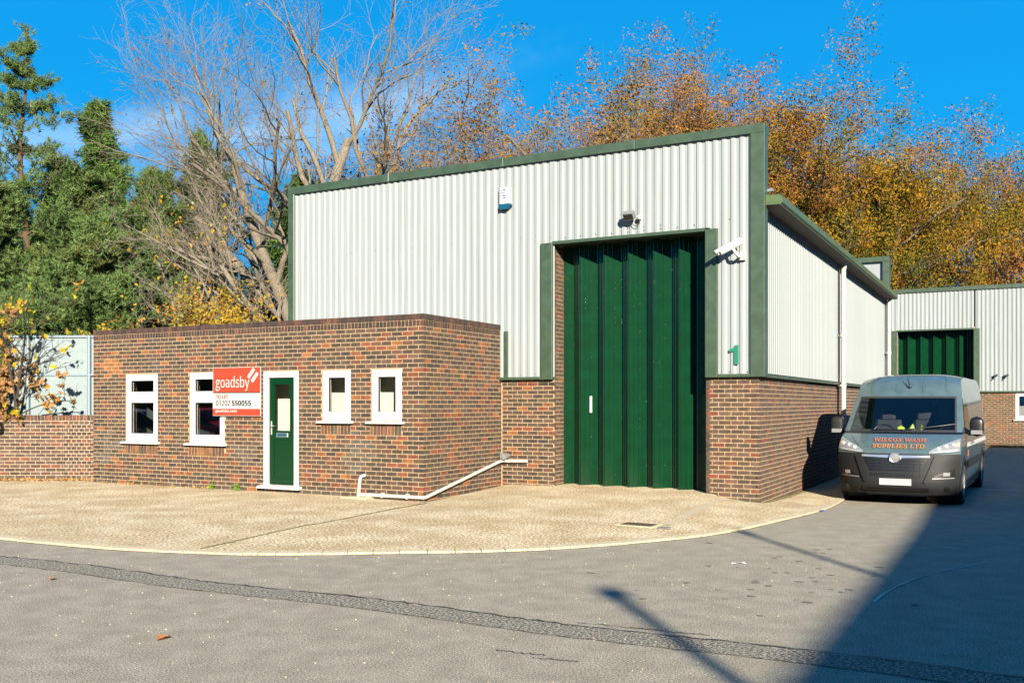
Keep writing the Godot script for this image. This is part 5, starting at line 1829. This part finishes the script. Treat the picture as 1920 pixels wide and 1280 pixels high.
		skin_part(bumper, "tow_cover", M.black_plastic, 0.8 if s > 0 else -0.88, 0.88 if s > 0 else -0.8, 0.27, 0.35, 0.008, 3, 3)
		# headlamps
		var hl := skin_part(v, "headlamp", M.seal, 0, 0, 0, 0, 0.006, 14, 6, "lamp", s)
		skin_part(hl, "lens", M.lamp_lens, 0, 0, 0, 0, 0.03, 14, 6, "lamp", s)
		skin_part(hl, "reflector", M.chrome, 0, 0, 0, 0, 0.01, 8, 3, "reflector", s)
		for k in 3:
			var uu: float = [0.68, 0.79, 0.9][k]
			var hh: float = [0.995, 1.03, 1.055][k] - 0.01
			g = Geo.new()
			g.lathe([Vector2(0.036, -0.008), Vector2(0.036, 0.012), Vector2(0.028, 0.006), Vector2(0.001, -0.004)], 14, Transform3D(Basis(Vector3.RIGHT, PI / 2 - 0.5), skin(s * uu, hh, 0.012)))
			part(hl, "projector", g.done(), M.lamp_inside)
		skin_part(hl, "indicator", M.amber, 0.93 if s > 0 else -0.975, 0.975 if s > 0 else -0.93, 1.02, 1.09, 0.012, 2, 2)
		# door mirror
		var mr := Node3D.new()
		mr.name = "door_mirror"
		v.add_child(mr, true)
		g = Geo.new()
		g.tube(PackedVector3Array([Vector3(s * 0.97, 1.3, -1.3), Vector3(s * 1.08, 1.24, -1.24), Vector3(s * 1.16, 1.26, -1.2)]), PackedFloat32Array([0.05, 0.045, 0.05]), 8, true)
		part(mr, "mirror_arm", g.done(), M.black_plastic)
		g = Geo.new()
		var mp := Vector3(s * 1.19, 1.36, -1.2)
		rows = []
		for k in 13:
			var f := k / 12.0
			var y := lerpf(-0.18, 0.18, f)
			var rr := pow(maxf(0.0, 1.0 - pow(absf(f * 2 - 1), 4.0)), 0.5)
			var row := []
			for q in 17:
				var a := TAU * q / 16.0
				var cx := signf(cos(a)) * pow(absf(cos(a)), 0.6)
				var cz := signf(sin(a)) * pow(absf(sin(a)), 0.6)
				row.append(mp + Vector3(cx * 0.115 * rr, y, -cz * 0.085 * rr))
			rows.append(row)
		g.sheet(rows)
		part(mr, "mirror_shell", g.done(), M.van_plastic if s < 0 else M.black_plastic)
		g = Geo.new()
		g.box(mp + Vector3(0, 0.02, -0.088), Vector3(0.18, 0.26, 0.006))
		part(mr, "mirror_glass", g.done(), M.chrome)
		g = Geo.new()
		g.bar(mp + Vector3(0, -0.1, 0.078), Vector3(0.19, 0.07, 0.03), 0.012)
		part(mr, "mirror_cap", g.done(), M.grey_metal)
		wheel(v, s * 0.905, wheels[0].x, 0.35)
		wheel(v, s * 0.905, wheels[1].x, 0.35)
	# number plate, left blank
	g = Geo.new()
	g.bar(skin(0.01, 0.42, 0.012), Vector3(0.52, 0.112, 0.012), 0.003)
	part(v, "number_plate", g.done(), M.plate_white)
	# creases of the bonnet
	for s in [-1.0, 1.0]: skin_part(hood, "bonnet_crease", M.van_paint, 0, 0, 0, 0, 0.008, 2, 8, "crease", s)
	# lettering on the bonnet
	for l in [["WILCOX WASH", 1.115, 0.86, M.letter_salmon, "first_line"], ["SUPPLIES LTD", 1.015, 0.84, M.letter_orange, "second_line"]]:
		var p := skin(0.03, l[1], 0.016)
		var q := skin(0.03, l[1] + 0.04, 0.016)
		var holder := print_text(hood, l[4], l[0], Vector3.ZERO, l[2], 0.1, l[3], "serif", true)
		var up := (q - p).normalized()
		var b := Basis(Vector3.RIGHT, up, Vector3.RIGHT.cross(up))
		var off := holder.position
		var sc := holder.scale
		sc.y *= 1.35 if l[1] > 1.1 else 1.05
		holder.transform = Transform3D(Basis(b.x * sc.x, b.y * sc.y, b.z * sc.z), p + b * Vector3(off.x - l[2] * 0.5, off.y - 0.05, 0))
	# wipers, aerial
	for w in [[0.02, 0.9, 1.27, 1.335], [-0.5, 0.18, 1.27, 1.285]]:
		g = Geo.new()
		var pts := PackedVector3Array()
		var rr := PackedFloat32Array()
		for k in 7:
			pts.append(skin(lerpf(w[0], w[1], k / 6.0), lerpf(w[2], w[3] + (0.05 if w[1] > 0.5 else 0.0), k / 6.0), 0.025))
			rr.append(0.011)
		g.tube(pts, rr, 6, true)
		part(v, "wiper", g.done(), M.black_plastic)
	g = Geo.new()
	var ap := skin(0.03, 2.06, 0.01)
	g.tube(PackedVector3Array([ap, ap + Vector3(0, 0.03, 0.02), ap + Vector3(-0.05, 0.19, -0.06)]), PackedFloat32Array([0.03, 0.014, 0.006]), 8, true)
	part(v, "aerial", g.done(), M.black_plastic)
	# cab: dashboard, bulkhead, seats, wheel, jacket
	g = Geo.new()
	g.span(Vector3(-0.86, 0.5, -1.25), Vector3(0.86, 1.2, -0.85))
	part(v, "dashboard", g.done(), M.seat_cloth)
	g = Geo.new()
	g.span(Vector3(-0.78, 0.45, -2.5), Vector3(0.78, 2.2, -2.45))
	part(v, "bulkhead", g.done(), M.seat_cloth)
	for x in [-0.42, 0.22, 0.6]:
		var st := Node3D.new()
		st.name = "seat"
		v.add_child(st, true)
		g = Geo.new()
		g.bar(Vector3(x, 1.08, -2.1), Vector3(0.46 if x < 0 else 0.36, 0.75, 0.16), 0.05)
		part(st, "backrest", g.done(), M.seat_cloth)
		g = Geo.new()
		g.bar(Vector3(x, 1.58, -2.1), Vector3(0.26, 0.22, 0.1), 0.04)
		part(st, "headrest", g.done(), M.seat_cloth)
	g = Geo.new()
	var ring := PackedVector3Array()
	var rad := PackedFloat32Array()
	for k in 25:
		var a := TAU * k / 24.0
		ring.append(Vector3(-0.4, 1.2, -1.4) + Vector3(cos(a) * 0.2, sin(a) * 0.17, sin(a) * -0.1))
		rad.append(0.016)
	g.tube(ring, rad, 6)
	g.box(Vector3(-0.4, 1.19, -1.4), Vector3(0.3, 0.06, 0.03))
	part(v, "steering_wheel", g.done(), M.black_plastic)
	var j := thing("hi_vis_jacket", "yellow high visibility jacket lying behind the van windscreen", "jacket", v.position + Vector3(0.14, 1.2, -1.1))
	g = Geo.new()
	rows = []
	for k in 7:
		var row := []
		for q in 9:
			row.append(Vector3(-0.2 + 0.05 * q, 0.02 + 0.17 * sin(PI * k / 6.0) * (0.6 + 0.4 * sin(q * 1.7)) + 0.03 * sin(q * 2.3 + k), 0.14 - 0.05 * k))
		rows.append(row)
	g.sheet(rows)
	part(j, "cloth", g.done(), M.hi_vis)
	g = Geo.new()
	rows = []
	for k in 7:
		var row := []
		for q in 3:
			var b: Vector3 = Vector3(0.06 + 0.025 * q, 0.025 + 0.17 * sin(PI * k / 6.0) * (0.6 + 0.4 * sin((5.2 + q * 0.5) * 1.7)) + 0.03 * sin((5.2 + q * 0.5) * 2.3 + k) + 0.006, 0.14 - 0.05 * k)
			row.append(b)
		rows.append(row)
	g.sheet(rows)
	part(j, "reflective_tape", g.done(), M.sign_white)

# ---------------------------------------------------------------- cars the office windows mirror
func cars() -> void:
	var spec := [["silver hatchback parked across the yard, seen mirrored in the leftmost window", M.silver_paint, Vector3(-20.6, 0, 10.6), 62.0], ["red hatchback parked across the yard, seen mirrored beside the letting board", M.red_paint, Vector3(-22.3, 0, 15.2), 100.0]]
	for s in spec:
		var c := thing("parked_car", s[0], "car", s[2], s[3], "cars parked across the yard")
		# sections: z, sill, belt, roof, half width at sill, belt, roof
		var sec := [[2.02, 0.35, 0.55, 0.56, 0.62, 0.66, 0.6], [1.95, 0.22, 0.66, 0.68, 0.74, 0.76, 0.66], [1.6, 0.2, 0.78, 0.8, 0.82, 0.82, 0.7], [1.0, 0.2, 0.88, 0.92, 0.85, 0.85, 0.72], [0.75, 0.2, 0.9, 1.0, 0.86, 0.86, 0.7], [0.1, 0.2, 0.92, 1.38, 0.87, 0.87, 0.58], [-0.4, 0.2, 0.93, 1.46, 0.87, 0.87, 0.58], [-1.2, 0.2, 0.94, 1.44, 0.86, 0.86, 0.56], [-1.7, 0.22, 0.95, 1.3, 0.83, 0.84, 0.56], [-1.95, 0.3, 0.94, 0.98, 0.78, 0.8, 0.6], [-2.0, 0.4, 0.6, 0.62, 0.7, 0.72, 0.6]]
		var body := []
		var glass := []
		var top := []
		for e in sec:
			body.append([Vector3(-e[4] * 0.8, e[1], e[0]), Vector3(-e[4], e[1] + 0.08, e[0]), Vector3(-e[5] - 0.02, (e[1] + e[2]) * 0.5, e[0]), Vector3(-e[5], e[2], e[0])])
			glass.append([Vector3(-e[5], e[2], e[0]), Vector3(-e[6], e[3], e[0])])
			top.append([Vector3(-e[6], e[3], e[0]), Vector3(-e[6] * 0.5, e[3] + 0.03, e[0]), Vector3(0, e[3] + 0.04, e[0]), Vector3(e[6] * 0.5, e[3] + 0.03, e[0]), Vector3(e[6], e[3], e[0])])
		var g := Geo.new()
		g.sheet(top)
		for m in [1.0, -1.0]:
			var rows := []
			for r in body:
				var row := []
				for p: Vector3 in r: row.append(Vector3(p.x * m, p.y, p.z))
				if m < 0: row.reverse()
				rows.append(row)
			g.sheet(rows)
		g.quad(Vector3(-0.6, 0.35, 2.02), Vector3(0.6, 0.35, 2.02), Vector3(0.6, 0.57, 2.02), Vector3(-0.6, 0.57, 2.02))
		g.quad(Vector3(0.6, 0.4, -2.0), Vector3(-0.6, 0.4, -2.0), Vector3(-0.6, 0.62, -2.0), Vector3(0.6, 0.62, -2.0))
		part(c, "body", g.done(), s[1])
		for m in [1.0, -1.0]:
			g = Geo.new()
			var rows := []
			for r in glass:
				var row := []
				for p: Vector3 in r: row.append(Vector3(p.x * m, p.y, p.z))
				if m < 0: row.reverse()
				rows.append(row)
			g.sheet(rows)
			part(c, "side_window", g.done(), M.black_glass)
			g = Geo.new()
			g.bar(Vector3(m * 0.52, 0.64, 1.96), Vector3(0.3, 0.12, 0.1), 0.03)
			part(c, "headlamp", g.done(), M.lamp_inside)
			wheel(c, m * 0.78, 1.25, 0.3)
			wheel(c, m * 0.78, -1.25, 0.3)
		g = Geo.new()
		g.quad(Vector3(-0.62, 1.02, 0.8), Vector3(0.62, 1.02, 0.8), Vector3(0.52, 1.41, 0.13), Vector3(-0.52, 1.41, 0.13))
		part(c, "windscreen", g.done(), M.black_glass)
		g = Geo.new()
		g.span(Vector3(-0.45, 0.4, 2.0), Vector3(0.45, 0.52, 2.035))
		part(c, "grille", g.done(), M.black_plastic)

# ---------------------------------------------------------------- small things
func small_things() -> void:
	var g: Geo
	var m := thing("drain_cover", "rusty rectangular drain cover set in the concrete apron", "drain cover", Vector3(-0.59, 0.062, 4.0), -4.0)
	g = Geo.new()
	for e in [[-0.26, -0.19, 0.26, -0.16], [-0.26, 0.16, 0.26, 0.19], [-0.26, -0.159, -0.23, 0.159], [0.23, -0.159, 0.26, 0.159]]: g.span(Vector3(e[0], -0.01, e[1]), Vector3(e[2], 0.008, e[3]))
	part(m, "frame", g.done(), M.kerb)
	g = Geo.new()
	g.span(Vector3(-0.225, -0.015, -0.155), Vector3(0.225, 0.004, 0.155))
	for k in 7:
		for q in 5: g.box(Vector3(-0.18 + k * 0.06, 0.006, -0.12 + q * 0.06), Vector3(0.03, 0.004, 0.012), Basis(Vector3.UP, 0.78 if (k + q) % 2 else -0.78))
	part(m, "lid", g.done(), M.rust)
	var s := thing("stopcock_lid", "tiny grey stopcock lid beside the drain cover", "drain cover", Vector3(-0.2, 0.058, 4.12), -4.0)
	g = Geo.new()
	g.bar(Vector3(0, 0.004, 0), Vector3(0.15, 0.012, 0.1), 0.01)
	part(s, "lid", g.done(), M.grey_metal)
	# litter and leaves
	var bl := thing("blue_wrapper", "scrap of blue plastic on the road by the kerb", "litter", Vector3(1.02, ground_y(0.2) + 0.01, 0.3), 20)
	g = Geo.new()
	g.sheet([[Vector3(-0.06, 0, 0.06), Vector3(0, 0.025, 0.05), Vector3(0.07, 0.0, 0.06)], [Vector3(-0.07, 0.015, 0), Vector3(0, 0.01, 0), Vector3(0.06, 0.03, 0)], [Vector3(-0.05, 0, -0.06), Vector3(0.01, 0.02, -0.05), Vector3(0.06, 0, -0.05)]])
	part(bl, "scrap", g.done(), M.litter_blue)
	var pp := thing("paper_scrap", "small white paper scrap lying on the road", "litter", Vector3(1.27, 0.004, 6.05), 30)
	g = Geo.new()
	g.sheet([[Vector3(-0.09, 0, 0.02), Vector3(0, 0.012, 0.03), Vector3(0.06, 0.002, 0.02)], [Vector3(-0.08, 0.006, -0.01), Vector3(0, 0.003, -0.02), Vector3(0.05, 0.012, -0.02)]])
	part(pp, "scrap", g.done(), M.paper)
	for e in [[Vector3(-1.42, 0.012, 11.06), "single dry orange oak leaf lying on the road in front", 1.0], [Vector3(-4.1, 0.012, 9.95), "small pale dry leaf on the road at the left", 0.7]]:
		var lf := thing("fallen_leaf", e[1], "leaf", e[0], rng.randf_range(0, 360), "single leaves on the road")
		g = Geo.new()
		g.col = Color(0.24, 0.1, 0.04)
		var outl := [Vector2(0, -0.6), Vector2(0.16, -0.3), Vector2(0.42, -0.22), Vector2(0.26, 0.02), Vector2(0.5, 0.25), Vector2(0.22, 0.32), Vector2(0, 0.62), Vector2(-0.22, 0.32), Vector2(-0.5, 0.25), Vector2(-0.26, 0.02), Vector2(-0.42, -0.22), Vector2(-0.16, -0.3)]
		for k in 12:
			var a: Vector2 = outl[k] * 0.11 * e[2]
			var b: Vector2 = outl[(k + 1) % 12] * 0.11 * e[2]
			g.tri(Vector3(0, -0.006, 0), Vector3(b.x, absf(b.x) * 0.5, b.y), Vector3(a.x, absf(a.x) * 0.5, a.y))
		part(lf, "blade", g.done(), M.leaf)
	# drifts of dead leaves at the wall feet
	for e in [["leaf_litter", "drift of dead leaves along the foot of the boundary wall", Vector3(-13.0, 0.06, 2.45), Vector3(-17.5, 0.06, 4.85), 0.28, 700], ["leaf_litter", "drift of dead leaves at the foot of the rear warehouse", Vector3(2.2, 0.0, -24.9), Vector3(5.6, 0.0, -24.9), 1.0, 1400], ["leaf_litter", "few dead leaves along the foot of the office wall", Vector3(-12.7, 0.055, 2.75), Vector3(-9.5, 0.055, 2.74), 0.06, 60]]:
		var spots := []
		for k in e[5]:
			var p: Vector3 = (e[2] as Vector3).lerp(e[3], rng.randf())
			spots.append([p + Vector3(rng.randfn(0, 0.1), rng.randf_range(0, 0.03), rng.randfn(0, 1.0) * e[4] * 0.4), Vector3.UP])
		scatter(self, numbered(e[0]), leaf_clump(7, 1, 0.01, 0.1), M.leaf, spots, [[0.3, 0.16, 0.05], [0.22, 0.1, 0.03], [0.34, 0.2, 0.08], [0.16, 0.08, 0.03]], rng, 0.01, 0.6, 1.2)
		var o := get_child(get_child_count() - 1)
		tag(o, e[1], "leaves", "", "stuff")
	# weeds growing from the foot of the office wall
	for e in [[Vector3(-9.45, 0.05, 2.72), "flat green weed at the wall foot under the board", 0.09], [Vector3(-8.85, 0.05, 2.71), "upright green weed at the wall foot left of the door", 0.13]]:
		var w := thing("weed", e[1], "weed", e[0], 0, "weeds at the foot of the office wall")
		var spots := []
		for k in 14: spots.append([Vector3(rng.randfn(0, 0.05), rng.randf_range(0.01, e[2]), rng.randfn(0, 0.015)), Vector3.UP])
		scatter(w, "leaves", leaf_clump(19, 3, 0.02, 0.05), M.leaf, spots, [[0.08, 0.16, 0.015], [0.11, 0.2, 0.02]], rng, 0.01, 0.6, 1.2)
		g = Geo.new()
		g.rod(Vector3.ZERO, Vector3(0.005, e[2], 0), 0.004, 5)
		part(w, "stem", g.done(), M.moss)
